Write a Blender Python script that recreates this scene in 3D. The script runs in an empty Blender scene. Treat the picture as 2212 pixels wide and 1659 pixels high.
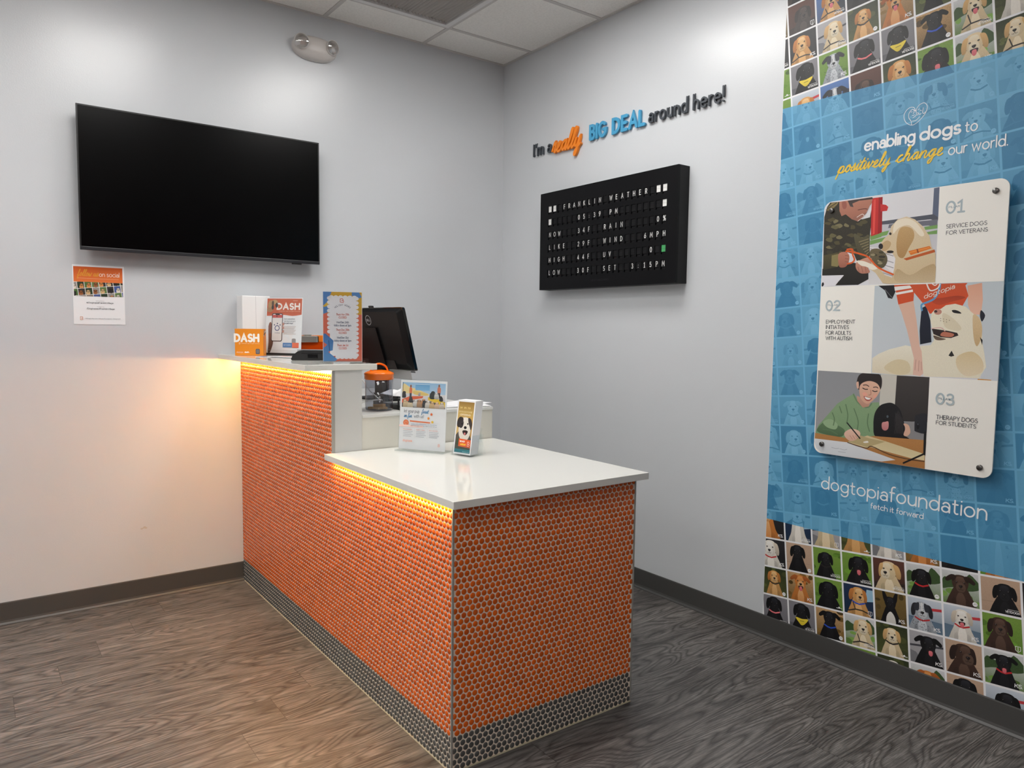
import bpy, bmesh, math, random
from math import sin, cos, pi, radians, sqrt, atan2, hypot
from mathutils import Vector, Matrix
from mathutils.geometry import tessellate_polygon
SC = bpy.context.scene
COL = SC.collection
random.seed(11)
# ------------------------------------------------------------ camera, view, lights
H = 3.0212                                    # ceiling height; corner of the room is the origin, room at x<0, y<0
def make_camera():
    yaw, pitch, roll = 0.9356, -0.0756, 0.0128
    f = Vector((cos(pitch)*cos(yaw), cos(pitch)*sin(yaw), sin(pitch)))
    r = Vector((sin(yaw), -cos(yaw), 0)); u = r.cross(f)
    rr = cos(roll)*r + sin(roll)*u; uu = -sin(roll)*r + cos(roll)*u
    cd = bpy.data.cameras.new('camera'); co = bpy.data.objects.new('camera', cd); COL.objects.link(co)
    cd.sensor_width = 36; cd.lens = 36*1592.9/2212; cd.clip_start = .02
    m = Matrix((rr, uu, -f)).transposed().to_4x4(); m.translation = (-2.8127, -3.9426, 1.3589)
    co.matrix_world = m; SC.camera = co
make_camera()
W = bpy.data.worlds.new('world'); SC.world = W; W.use_nodes = True
W.node_tree.nodes['Background'].inputs[0].default_value = (.9, .95, 1, 1)
W.node_tree.nodes['Background'].inputs[1].default_value = .05
SC.view_settings.view_transform = 'Standard'; SC.view_settings.look = 'None'; SC.view_settings.gamma = 1
SC.view_settings.use_curve_mapping = False
SC.view_settings.exposure = 0.68
TROFFER = 7.5          # radiance of the ceiling light lenses
LED_TALL, LED_LOW = 110.0, 105.0     # radiance of the warm strips under the counters
# ------------------------------------------------------------ colour and material helpers
def lin(c):
    return tuple((x/255/12.92 if x/255 <= .04045 else ((x/255+.055)/1.055)**2.4) for x in c)
MATS = {}
def mat(name, c, rough=.5, metal=0, spec=.5, coat=0, emit=0, alpha=None):
    if name in MATS: return MATS[name]
    m = bpy.data.materials.new(name); m.use_nodes = True
    b = m.node_tree.nodes['Principled BSDF']
    b.inputs['Base Color'].default_value = (*lin(c), 1); b.inputs['Roughness'].default_value = rough
    b.inputs['Metallic'].default_value = metal; b.inputs['Specular IOR Level'].default_value = spec
    if coat: b.inputs['Coat Weight'].default_value = coat; b.inputs['Coat Roughness'].default_value = .08
    if emit: b.inputs['Emission Color'].default_value = (*lin(c), 1); b.inputs['Emission Strength'].default_value = emit
    MATS[name] = m; return m
class NT:
    def __init__(s, m): s.t = m.node_tree; s.n = s.t.nodes; s.l = s.t.links; s.b = s.n['Principled BSDF']
    def new(s, t, **k):
        o = s.n.new(t)
        for a, v in k.items(): setattr(o, a, v)
        return o
    def link(s, a, b): s.l.new(a, b)
    def math(s, op, a, b=None, c=None):
        o = s.new('ShaderNodeMath', operation=op)
        for i, v in enumerate((a, b, c)):
            if v is None: continue
            if hasattr(v, 'is_output'): s.link(v, o.inputs[i])
            else: o.inputs[i].default_value = v
        return o.outputs[0]
    def ramp(s, fac, *stops):
        o = s.new('ShaderNodeValToRGB'); e = o.color_ramp.elements
        while len(e) < len(stops): e.new(.5)
        for q, (p, c) in zip(e, stops): q.position = p; q.color = (*lin(c), 1)
        s.link(fac, o.inputs[0]); return o.outputs[0]
    def noise(s, vec, scale, detail=2, rough=.5, dist=0):
        o = s.new('ShaderNodeTexNoise'); s.link(vec, o.inputs['Vector'])
        o.inputs['Scale'].default_value = scale; o.inputs['Detail'].default_value = detail
        o.inputs['Roughness'].default_value = rough; o.inputs['Distortion'].default_value = dist
        return o.outputs['Fac']
    def obj(s): return s.new('ShaderNodeTexCoord').outputs['Object']
    def comb(s, x, y, z):
        o = s.new('ShaderNodeCombineXYZ')
        for i, v in enumerate((x, y, z)):
            if hasattr(v, 'is_output'): s.link(v, o.inputs[i])
            else: o.inputs[i].default_value = v
        return o.outputs[0]
    def sep(s, v):
        o = s.new('ShaderNodeSeparateXYZ'); s.link(v, o.inputs[0]); return o.outputs
    def bump(s, h, strength, dist):
        o = s.new('ShaderNodeBump'); s.link(h, o.inputs['Height'])
        o.inputs['Strength'].default_value = strength; o.inputs['Distance'].default_value = dist
        s.link(o.outputs[0], s.b.inputs['Normal'])
def wall_material():
    m = mat('eggshell_wall_paint', (206, 209, 213), .27, spec=.7); t = NT(m)
    n = t.noise(t.obj(), 160, 3, .6); t.bump(n, .25, .0012)
    n2 = t.noise(t.obj(), 1.3, 2); t.link(t.ramp(n2, (.3, (204, 207, 211)), (.7, (209, 212, 216))), t.b.inputs['Base Color'])
    return m
def floor_material():
    m = mat('grey_wood_vinyl_plank', (90, 84, 80), .42, spec=.4); t = NT(m); o = t.obj(); s = t.sep(o); x, y = s[0], s[1]
    v = t.math('DIVIDE', t.math('ADD', y, .0605), .1827)                # planks 18 cm wide run along x
    row = t.math('FLOOR', v); fv = t.math('FRACT', v)
    u = t.math('DIVIDE', t.math('SUBTRACT', t.math('ADD', x, 2.11), t.math('MULTIPLY', t.math('ADD', row, 1.0), .1545)), 1.22)
    colm = t.math('FLOOR', u); fu = t.math('FRACT', u)
    wn = t.new('ShaderNodeTexWhiteNoise', noise_dimensions='2D'); t.link(t.comb(row, colm, 0), wn.inputs['Vector'])
    rnd = wn.outputs['Value']; off = t.math('MULTIPLY', rnd, 37.0)
    big = t.noise(t.comb(t.math('ADD', t.math('MULTIPLY', x, 1.25), off), t.math('MULTIPLY', y, 7.5), off), 1.0, 1.5, .45, .35)
    rings = t.math('FRACT', t.math('MULTIPLY', big, 24.0))
    line = t.math('POWER', t.math('ABSOLUTE', t.math('SUBTRACT', t.math('MULTIPLY', rings, 2.0), 1.0)), 2.2)
    fine = t.noise(t.comb(t.math('ADD', t.math('MULTIPLY', x, 9.0), off), t.math('MULTIPLY', y, 260.0), off), 1.0, 3, .7)
    mid = t.noise(t.comb(t.math('ADD', t.math('MULTIPLY', x, 2.6), off), t.math('MULTIPLY', y, 24.0), off), 1.0, 2, .55)
    streak = t.noise(t.comb(t.math('MULTIPLY', x, 30.0), t.math('MULTIPLY', y, 420.0), off), 1.0, 2, .6)
    val = t.math('ADD', t.math('MULTIPLY', line, -.22), t.math('MULTIPLY', fine, .56))
    val = t.math('ADD', val, t.math('MULTIPLY', mid, .40)); val = t.math('ADD', val, t.math('MULTIPLY', streak, .34))
    val = t.math('ADD', val, t.math('MULTIPLY', rnd, .10)); val = t.math('SUBTRACT', val, .14)
    colr = t.ramp(val, (.20, (42, 40, 39)), (.42, (80, 76, 74)), (.56, (103, 99, 96)), (.80, (150, 145, 140)))
    seam = t.math('MAXIMUM', t.math('LESS_THAN', fv, .010), t.math('LESS_THAN', fu, .0014))
    mx = t.new('ShaderNodeMixRGB'); t.link(t.math('MULTIPLY', seam, .7), mx.inputs[0]); t.link(colr, mx.inputs[1]); mx.inputs[2].default_value = (*lin((44, 40, 38)), 1)
    t.link(mx.outputs[0], t.b.inputs['Base Color'])
    t.bump(t.math('SUBTRACT', t.math('ADD', t.math('MULTIPLY', fine, .6), t.math('MULTIPLY', line, -.3)), seam), .22, .0016)
    return m
def ceiling_material():
    m = mat('mineral_fibre_ceiling_tile', (246, 243, 238), .9, spec=.2); t = NT(m); o = t.obj()
    a = t.noise(o, 260, 3, .7); b = t.noise(o, 90, 2, .6)
    t.bump(t.math('ADD', a, t.math('MULTIPLY', b, .8)), .5, .003)
    t.link(t.ramp(b, (.35, (241, 238, 233)), (.6, (248, 245, 240))), t.b.inputs['Base Color']); return m
def print_material(name, rough=.45, spec=.4):
    """Printed picture: the colours are the ink on the sheet, alpha carries how grainy the printed texture is."""
    m = mat(name, (200, 200, 200), rough, spec=spec); t = NT(m)
    a = t.new('ShaderNodeVertexColor', layer_name='ink')
    n = t.noise(t.obj(), 420, 3, .75); k = t.math('MULTIPLY', t.math('SUBTRACT', n, .5), t.math('MULTIPLY', a.outputs['Alpha'], 5.0))
    mx = t.new('ShaderNodeVectorMath', operation='SCALE'); t.link(a.outputs['Color'], mx.inputs[0])
    t.link(t.math('MAXIMUM', t.math('ADD', k, 1.0), .15), mx.inputs['Scale']); t.link(mx.outputs[0], t.b.inputs['Base Color']); return m
def acrylic_material(name, tint=(252, 253, 253), fres=.7, base=.045):
    m = bpy.data.materials.new(name); m.use_nodes = True; n = m.node_tree.nodes; l = m.node_tree.links; n.clear()
    o = n.new('ShaderNodeOutputMaterial'); mx = n.new('ShaderNodeMixShader'); tr = n.new('ShaderNodeBsdfTransparent'); g = n.new('ShaderNodeBsdfGlossy')
    tr.inputs[0].default_value = (*lin(tint), 1); g.inputs['Roughness'].default_value = .04
    f = n.new('ShaderNodeLayerWeight'); pw = n.new('ShaderNodeMath'); pw.operation = 'POWER'; pw.inputs[1].default_value = 4.5; l.new(f.outputs['Facing'], pw.inputs[0])
    ad = n.new('ShaderNodeMath'); ad.operation = 'MULTIPLY_ADD'; ad.inputs[1].default_value = fres; ad.inputs[2].default_value = base; l.new(pw.outputs[0], ad.inputs[0])
    l.new(ad.outputs[0], mx.inputs[0]); l.new(tr.outputs[0], mx.inputs[1]); l.new(g.outputs[0], mx.inputs[2]); l.new(mx.outputs[0], o.inputs[0])
    MATS[name] = m; return m
def tile_material(name, c, dark, rough):
    m = mat(name, c, rough, spec=.5); t = NT(m); g = t.new('ShaderNodeNewGeometry')
    t.link(t.ramp(g.outputs['Random Per Island'], (0, dark), (.55, c), (1, tuple(min(255, int(v*1.08)) for v in c))), t.b.inputs['Base Color']); return m
# ------------------------------------------------------------ object helpers
def tag(o, label=None, cat=None, group=None, kind=None):
    if label: o['label'] = label
    if cat: o['category'] = cat
    if group: o['group'] = group
    if kind: o['kind'] = kind
    return o
def empty(name, loc=(0, 0, 0), rz=0, rx=0):
    o = bpy.data.objects.new(name, None); COL.objects.link(o); o.location = loc; o.rotation_euler = (rx, 0, rz); o.empty_display_size = .05
    return o
class MB:
    """Collects faces for ONE mesh object."""
    def __init__(s): s.v = []; s.f = []; s.m = []; s.sm = []
    def add(s, vs, fs, mi=0, smooth=False):
        k = len(s.v); s.v += [tuple(p) for p in vs]
        for f in fs: s.f.append(tuple(i+k for i in f)); s.m.append(mi); s.sm.append(smooth)
        return s
    def box(s, x0, x1, y0, y1, z0, z1, mi=0, b=0):
        x0, x1 = sorted((x0, x1)); y0, y1 = sorted((y0, y1)); z0, z1 = sorted((z0, z1))
        if not b:
            return s.add([(x, y, z) for z in (z0, z1) for y in (y0, y1) for x in (x0, x1)],
                         [(0, 2, 3, 1), (4, 5, 7, 6), (0, 1, 5, 4), (2, 6, 7, 3), (0, 4, 6, 2), (1, 3, 7, 5)], mi)
        bm = bmesh.new(); bmesh.ops.create_cube(bm, size=1)
        for v in bm.verts: v.co = ((x0+x1)/2+v.co.x*(x1-x0), (y0+y1)/2+v.co.y*(y1-y0), (z0+z1)/2+v.co.z*(z1-z0))
        bmesh.ops.bevel(bm, geom=bm.edges[:], offset=b, segments=2, affect='EDGES', profile=.6)
        bm.verts.index_update(); s.add([v.co[:] for v in bm.verts], [[v.index for v in f.verts] for f in bm.faces], mi); bm.free(); return s
    def prism(s, pts, z0, z1, fr=None, mi=0, smooth=False, side_mi=None):
        """pts: 2D outline; extruded from z0 to z1 along the third axis of frame fr(u,v,w)->xyz."""
        fr = fr or (lambda u, v, w: (u, v, w)); n = len(pts)
        area = sum(pts[i][0]*pts[(i+1) % n][1]-pts[(i+1) % n][0]*pts[i][1] for i in range(n))
        if area < 0: pts = pts[::-1]
        vs = [fr(u, v, z0) for u, v in pts]+[fr(u, v, z1) for u, v in pts]
        s.add(vs, [tuple(range(n-1, -1, -1)), tuple(range(n, 2*n))], mi)
        k = len(s.v)-2*n
        for i in range(n): s.f.append((k+i, k+(i+1) % n, k+n+(i+1) % n, k+n+i)); s.m.append(mi if side_mi is None else side_mi); s.sm.append(smooth)
        return s
    def lathe(s, prof, seg=32, c=(0, 0, 0), mi=0, smooth=True, fr=None):
        fr = fr or (lambda x, y, z: (c[0]+x, c[1]+y, c[2]+z)); vs = []; fs = []
        for r, z in prof:
            for i in range(seg): a = 2*pi*i/seg; vs.append(fr(r*cos(a), r*sin(a), z))
        for j in range(len(prof)-1):
            for i in range(seg): fs.append((j*seg+i, j*seg+(i+1) % seg, (j+1)*seg+(i+1) % seg, (j+1)*seg+i))
        return s.add(vs, fs, mi, smooth)
    def tube(s, pts, r, seg=8, mi=0):
        pts = [Vector(p) for p in pts]; vs = []; fs = []; up = Vector((.13, .2, 1))
        for i, p in enumerate(pts):
            d = (pts[min(i+1, len(pts)-1)]-pts[max(i-1, 0)]).normalized(); a = d.cross(up).normalized(); b = d.cross(a)
            for k in range(seg): t = 2*pi*k/seg; vs.append(p+a*r*cos(t)+b*r*sin(t))
        for j in range(len(pts)-1):
            for k in range(seg): fs.append((j*seg+k, j*seg+(k+1) % seg, (j+1)*seg+(k+1) % seg, (j+1)*seg+k))
        fs += [tuple(range(seg-1, -1, -1)), tuple(range((len(pts)-1)*seg, len(pts)*seg))]
        return s.add(vs, fs, mi, True)
    def build(s, name, mats, parent=None, loc=None, rz=0, fix=True):
        me = bpy.data.meshes.new(name); me.from_pydata(s.v, [], s.f)
        for m in (mats if isinstance(mats, (list, tuple)) else [mats]): me.materials.append(m)
        me.polygons.foreach_set('material_index', s.m); me.polygons.foreach_set('use_smooth', s.sm); me.update()
        if fix:
            bm = bmesh.new(); bm.from_mesh(me); bmesh.ops.recalc_face_normals(bm, faces=bm.faces[:]); bm.to_mesh(me); bm.free()
        o = bpy.data.objects.new(name, me); COL.objects.link(o)
        if parent: o.parent = parent
        if loc: o.location = loc
        if rz: o.rotation_euler = (0, 0, rz)
        return o
def part(name, mats, parent, *a, **k): return MB().box(*a, **k).build(name, mats, parent)
def rrect(x0, x1, y0, y1, r, n=6):
    p = []
    for cx, cy, a in ((x1-r, y1-r, 0), (x0+r, y1-r, 90), (x0+r, y0+r, 180), (x1-r, y0+r, 270)):
        for i in range(n+1): t = radians(a+90*i/n); p.append((cx+r*cos(t), cy+r*sin(t)))
    return p
# ------------------------------------------------------------ drawn lettering
GL = {}
def _defs(txt):
    for ln in txt.strip().split('\n'):
        ch, rest = ln[0], ln[2:]; adv, body = rest.split('|'); strokes = []
        for st in body.split(';'):
            p = []
            for tk in st.split():
                if tk[0] == '@':
                    cx, cy, rx, ry, a0, a1 = map(float, tk[1:].split(',')); n = max(3, int(abs(a1-a0)/18))
                    p += [(cx+rx*cos(radians(a0+(a1-a0)*i/n)), cy+ry*sin(radians(a0+(a1-a0)*i/n))) for i in range(n+1)]
                else: p.append(tuple(map(float, tk.split(','))))
            strokes.append(p)
        GL[ch] = (float(adv), strokes)
_defs('''A .72|0,0 .36,1 .72,0;.13,.34 .59,.34
B .54|0,0 0,1 .26,1 @.26,.765,.24,.235,90,-90 0,.53;.26,.53 @.27,.265,.27,.265,90,-90 0,0
C .7|@.42,.5,.42,.5,48,312
D .68|0,0 0,1 .2,1 @.2,.5,.48,.5,90,-90 0,0
E .48|.48,1 0,1 0,0 .48,0;0,.52 .42,.52
F .46|.46,1 0,1 0,0;0,.52 .4,.52
G .84|@.42,.5,.42,.5,48,352 .84,.48 .5,.48
H .66|0,0 0,1;.66,0 .66,1;0,.52 .66,.52
I .02|.01,0 .01,1
J .4|.4,1 .4,.25 @.2,.22,.2,.22,0,-160
K .6|0,0 0,1;.56,1 0,.42;.16,.58 .6,0
L .46|0,1 0,0 .46,0
M .8|0,0 .06,1 .4,.3 .74,1 .8,0
N .68|0,0 0,1 .68,0 .68,1
O .9|@.45,.5,.45,.5,0,360
P .54|0,0 0,1 .27,1 @.27,.74,.27,.26,90,-90 0,.48
R .58|0,0 0,1 .27,1 @.27,.74,.27,.26,90,-90 0,.48;.28,.48 .58,0
S .5|@.26,.75,.23,.25,38,270 @.26,.25,.25,.25,90,-145
T .62|.31,0 .31,1;0,1 .62,1
U .64|0,1 0,.3 @.32,.32,.32,.32,180,360 .64,1
V .68|0,1 .34,0 .68,1
W 1.0|0,1 .25,0 .5,.85 .75,0 1,1
X .62|0,0 .62,1;0,1 .62,0
Y .62|0,1 .31,.48 .62,1;.31,.48 .31,0
Z .58|0,1 .58,1 0,0 .58,0
0 .56|@.28,.5,.28,.5,0,360
1 .34|0,.82 .22,1 .22,0;.02,0 .42,0
2 .52|@.26,.73,.25,.27,160,-30 0,0 .52,0
3 .52|@.25,.755,.22,.245,150,-90 @.26,.26,.26,.26,90,-150
4 .6|.44,0 .44,1 0,.26 .6,.26
5 .52|.46,1 .1,1 .06,.56 @.25,.32,.26,.32,120,-150
6 .54|.42,1 .06,.42;@.27,.29,.27,.29,0,360
7 .52|0,1 .52,1 .16,0
8 .52|@.26,.75,.22,.25,0,360;@.26,.26,.26,.26,0,360
9 .54|.12,0 .48,.58;@.27,.71,.27,.29,0,360
a .5|.5,0 .5,.4 @.27,.4,.23,.24,0,150;@.24,.19,.24,.19,0,360
b .6|0,1.04 0,0;@.31,.32,.31,.32,0,360
c .52|@.32,.32,.32,.32,48,312
d .62|.62,1.04 .62,0;@.31,.32,.31,.32,0,360
e .6|.02,.34 .6,.34 @.31,.32,.3,.32,0,318
f .32|@.3,.84,.18,.2,70,180 .12,0;0,.62 .32,.62
g .6|.6,.64 .6,-.06 @.31,-.06,.29,.27,0,-150;@.31,.32,.3,.32,0,360
h .54|0,1.04 0,0;0,.36 @.27,.36,.27,.28,180,0 .54,0
i .02|.01,.64 .01,0;.01,.88 .01,.89
j .1|.1,.64 .1,-.15 @-.05,-.15,.15,.15,0,-90;.1,.88 .1,.89
k .5|0,1.04 0,0;.46,.64 0,.24;.16,.36 .5,0
l .02|.01,1.04 .01,0
m .9|0,.64 0,0;0,.38 @.22,.4,.22,.24,180,0 .44,0;.44,.38 @.67,.4,.23,.24,180,0 .9,0
n .54|0,.64 0,0;0,.36 @.27,.36,.27,.28,180,0 .54,0
o .62|@.31,.32,.31,.32,0,360
p .6|0,.64 0,-.32;@.31,.32,.31,.32,0,360
r .3|0,.64 0,0;0,.36 @.24,.38,.24,.26,180,75
s .42|@.22,.48,.19,.165,40,270 @.2,.155,.21,.16,90,-140
t .34|.13,.88 .13,.16 @.27,.16,.14,.16,180,300;0,.62 .32,.62
u .54|0,.64 0,.28 @.27,.28,.27,.28,180,360 .54,.64;.54,.3 .54,0
v .54|0,.64 .27,0 .54,.64
w .84|0,.64 .21,0 .42,.58 .63,0 .84,.64
x .5|0,0 .5,.64;0,.64 .5,0
y .54|0,.64 .28,.02;.54,.64 .16,-.32
z .48|0,.64 .48,.64 0,0 .48,0
. .02|.01,.02 .01,.03
, .04|.03,.03 0,-.12
' .04|.04,1 .01,.78
! .02|.01,1 .01,.34;.01,.02 .01,.03
: .02|.01,.12 .01,.13;.01,.58 .01,.59
- .3|0,.38 .3,.38
/ .4|0,-.1 .4,1.05
@ .9|@.45,.4,.2,.2,0,360;.66,.6 .66,.3 @.45,.4,.42,.42,-20,-300
# .6|.2,.1 .26,.9;.44,.1 .5,.9;.06,.36 .6,.36;.1,.66 .64,.66
% .8|.06,0 .74,1;@.17,.78,.17,.22,0,360;@.63,.22,.17,.22,0,360''')
CUR = {'a': '.56|0,.1 .14,.36 .34,.5 .42,.44 .34,.5 .18,.46 .1,.22 .2,.02 .34,.12 .43,.46 .42,.1 .48,0 .56,.1',
 'c': '.44|0,.1 .12,.3 .28,.48 .36,.42 .28,.5 .12,.38 .1,.12 .22,0 .36,.04 .44,.1',
 'e': '.42|0,.1 .14,.18 .28,.34 .26,.49 .16,.48 .09,.28 .13,.06 .24,0 .36,.04 .42,.1',
 'f': '.4|0,.1 .14,.4 .26,.88 .24,1.02 .16,.92 .12,.4 .1,-.3 .16,-.42 .2,-.2 .16,.04 .3,.04 .4,.1',
 'g': '.56|0,.1 .14,.36 .34,.5 .42,.44 .34,.5 .18,.46 .1,.22 .2,.03 .34,.14 .43,.46 .4,-.25 .28,-.44 .2,-.3 .36,-.06 .56,.1',
 'h': '.56|0,.1 .14,.4 .26,.9 .22,1.02 .14,.88 .1,0 .12,.24 .26,.48 .38,.44 .38,.1 .46,0 .56,.1',
 'i': '.26|0,.1 .12,.48 .1,.12 .16,0 .26,.1;.15,.7 .16,.72',
 'l': '.32|0,.1 .14,.36 .26,.86 .22,1.02 .14,.9 .1,.2 .16,0 .24,.03 .32,.1',
 'n': '.56|0,.1 .08,.46 .1,.38 .09,0 .12,.26 .26,.49 .38,.42 .38,.1 .46,0 .56,.1',
 'o': '.48|0,.1 .1,.34 .26,.5 .12,.44 .08,.18 .18,0 .32,.1 .36,.36 .28,.5 .3,.38 .48,.3',
 'p': '.54|0,.1 .1,.46 .08,0 .02,-.42;.08,.16 .22,.48 .38,.42 .38,.14 .26,0 .12,.06 .3,.0 .44,.02 .54,.1',
 'r': '.36|0,.1 .1,.52 .13,.42 .28,.46 .22,.1 .28,0 .36,.1', 's': '.38|0,.1 .14,.36 .2,.54 .26,.3 .24,.06 .1,0 .06,.1 .2,.02 .38,.1',
 't': '.32|0,.1 .14,.5 .2,.88 .12,.2 .16,0 .24,.02 .32,.1;-.04,.56 .34,.6',
 'u': '.56|0,.1 .1,.48 .08,.14 .16,0 .3,.1 .4,.48 .38,.12 .44,0 .56,.1', 'v': '.46|0,.1 .08,.46 .12,.3 .18,.02 .32,.3 .34,.5 .38,.4 .46,.42',
 'w': '.6|0,.1 .08,.46 .1,.12 .18,0 .28,.3 .3,.1 .38,0 .5,.3 .5,.5 .6,.42',
 'y': '.54|0,.1 .1,.48 .08,.16 .18,.02 .32,.14 .4,.48 .36,-.2 .24,-.44 .16,-.3 .34,-.06 .54,.1'}
def spline(p, n=4, closed=False):
    if len(p) < 3: return list(p)
    out = []; N = len(p)
    for i in range(N if closed else N-1):
        g = (lambda k: p[k % N]) if closed else (lambda k: p[min(max(k, 0), N-1)])
        a, b, c, d = g(i-1), g(i), g(i+1), g(i+2)
        for j in range(n):
            t = j/n; out.append(tuple(.5*(2*b[q]+(c[q]-a[q])*t+(2*a[q]-5*b[q]+4*c[q]-d[q])*t*t+(3*b[q]-a[q]-3*c[q]+d[q])*t**3) for q in (0, 1)))
    if not closed: out.append(p[-1])
    return out
def layout(s, cursive=False, gap=.2, space=.34):
    """Strokes of a line of text at cap height 1, and its width."""
    x = 0; out = []
    for ch in s:
        if ch == ' ': x += space; continue
        if cursive:
            adv, body = CUR[ch].split('|')
            for st in body.split(';'):
                p = [tuple(map(float, q.split(','))) for q in st.split()]
                out.append([(x+u+.34*v, v) for u, v in spline(p, 4)])
            x += float(adv)
        else:
            adv, st = GL[ch]; out += [[(x+u, v) for u, v in q] for q in st]; x += adv+gap
    return out, (x if cursive else x-gap)
def place_text(s, x, y, cap, width=None, cursive=False, gap=.2, align='l', slope=0):
    st, w = layout(s, cursive, gap); sx = cap if width is None else width/w
    if width is None: width = w*cap
    x0 = x-(width/2 if align == 'c' else width if align == 'r' else 0)
    return [[(x0+u*sx, y+v*cap+slope*u*sx) for u, v in q] for q in st]
def ribbon(p, w):
    """Outline of a stroke of width w: left and right rails (round ends added by the users)."""
    q = [p[0]]
    for a in p[1:]:
        if hypot(a[0]-q[-1][0], a[1]-q[-1][1]) > 1e-9: q.append(a)
    if len(q) == 1: q.append((q[0][0]+1e-6, q[0][1]))
    closed = len(q) > 4 and hypot(q[0][0]-q[-1][0], q[0][1]-q[-1][1]) < w*.02
    L, R = [], []; n = len(q)
    for i in range(n):
        a = q[i-1] if i else (q[-2] if closed else None); c = q[i+1] if i < n-1 else (q[1] if closed else None); b = q[i]
        d1 = (b[0]-a[0], b[1]-a[1]) if a else None; d2 = (c[0]-b[0], c[1]-b[1]) if c else None
        d1 = d1 or d2; d2 = d2 or d1
        l1, l2 = hypot(*d1), hypot(*d2); d1 = (d1[0]/l1, d1[1]/l1); d2 = (d2[0]/l2, d2[1]/l2)
        mx, my = d1[0]+d2[0], d1[1]+d2[1]; ml = hypot(mx, my)
        if ml < .3: mx, my, ml = d1[0], d1[1], 1
        mx, my = mx/ml, my/ml; k = min(1/max(.35, abs(mx*d1[0]+my*d1[1])), 2.2)*w/2
        L.append((b[0]-my*k, b[1]+mx*k)); R.append((b[0]+my*k, b[1]-mx*k))
    return q, L, R, closed
class Print:
    """Flat printed artwork in a local u,v plane; every shape lies a hair above the one before."""
    EPS = 8e-6
    def __init__(s): s.t = []; s.lv = 0; s.base = 0; s.clip = []; s.cf = None
    def layer(s, n): s.lv = n
    def tri(s, a, b, c, ca, cb, cc):
        poly = [(a, ca), (b, cb), (c, cc)]
        for cl in s.clip:
            n = len(cl)
            for i in range(n):
                (x0, y0), (x1, y1) = cl[i], cl[(i+1) % n]; out = []
                ds = [(x1-x0)*(p[1]-y0)-(y1-y0)*(p[0]-x0) for p, _ in poly]
                if min(ds) >= 0: continue
                for j in range(len(poly)):
                    (p, cp), (q, cq) = poly[j], poly[(j+1) % len(poly)]; dp, dq = ds[j], ds[(j+1) % len(poly)]
                    if dp >= 0: out.append((p, cp))
                    if (dp >= 0) != (dq >= 0):
                        k = dp/(dp-dq); out.append(((p[0]+(q[0]-p[0])*k, p[1]+(q[1]-p[1])*k), tuple(cp[m]+(cq[m]-cp[m])*k for m in range(4))))
                poly = out
                if len(poly) < 3: return
        for i in range(1, len(poly)-1): s.t.append((poly[0], poly[i], poly[i+1], s.lv))
    def col(s, c, g):
        if s.cf: c = s.cf(c); g *= .4
        return (*lin(c), g)
    def poly(s, p, c, c2=None, g=0):
        s.lv += 1; ys = [q[1] for q in p]; lo, hi = min(ys), max(ys); A = s.col(c, g); B = s.col(c2 or c, g)
        def cc(y):
            k = 0 if hi-lo < 1e-9 else (hi-y)/(hi-lo); return tuple(A[m]+(B[m]-A[m])*k for m in range(4))
        for i, j, k in tessellate_polygon([[Vector((*q, 0)) for q in p]]):
            s.tri(p[i], p[j], p[k], cc(p[i][1]), cc(p[j][1]), cc(p[k][1]))
    def rect(s, x0, x1, y0, y1, c, c2=None, g=0): s.poly([(x0, y0), (x1, y0), (x1, y1), (x0, y1)], c, c2, g)
    def blob(s, p, c, c2=None, g=0, n=3): s.poly(spline(p, n, True), c, c2, g)
    def ell(s, x, y, rx, ry, c, c2=None, g=0, n=12, rot=0):
        s.poly([(x+rx*cos(a)*cos(rot)-ry*sin(a)*sin(rot), y+rx*cos(a)*sin(rot)+ry*sin(a)*cos(rot)) for a in (2*pi*i/n for i in range(n))], c, c2, g)
    def stroke(s, p, w, c, up=True):
        if up: s.lv += 1
        C = s.col(c, 0); q, L, R, closed = ribbon(p, w)
        k0 = s.lv
        for i in range(len(q)-1):
            s.lv += .12
            s.tri(L[i], R[i], R[i+1], C, C, C); s.tri(L[i], R[i+1], L[i+1], C, C, C)
        if not closed:
            for e, f, g in ((q[0], L[0], R[0]), (q[-1], R[-1], L[-1])):
                s.lv += .12; a0 = atan2(f[1]-e[1], f[0]-e[0]); r = [f]+[(e[0]+w/2*cos(a0+pi*i/5), e[1]+w/2*sin(a0+pi*i/5)) for i in range(1, 5)]+[g]
                for i in range(1, 5): s.tri(r[0], r[i], r[i+1], C, C, C)
        s.lv = max(s.lv, k0+.5)
    def text(s, tx, x, y, cap, c, w=.12, width=None, cursive=False, gap=.2, align='l', slope=0):
        s.lv += 1
        for st in place_text(tx, x, y, cap, width, cursive, gap, align, slope): s.stroke(st, w*cap, c, False)
    def build(s, name, fr, m, parent=None, base=0.0):
        """fr(u, v, w) -> xyz, w is the height above the sheet."""
        vs, fs, cs = [], [], []
        for a, b, c, lv in s.t:
            k = len(vs); w = base+lv*s.EPS; (ax, ay), (bx, by), (cx, cy) = a[0], b[0], c[0]
            if (bx-ax)*(cy-ay)-(by-ay)*(cx-ax) < 0: b, c = c, b
            for p, q in (a, b, c): vs.append(fr(p[0], p[1], w)); cs += q
            fs.append((k, k+1, k+2))
        me = bpy.data.meshes.new(name); me.from_pydata(vs, [], fs)
        at = me.color_attributes.new('ink', 'FLOAT_COLOR', 'POINT'); at.data.foreach_set('color', cs); me.materials.append(m); me.update()
        o = bpy.data.objects.new(name, me); COL.objects.link(o)
        if parent: o.parent = parent
        return o
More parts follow.
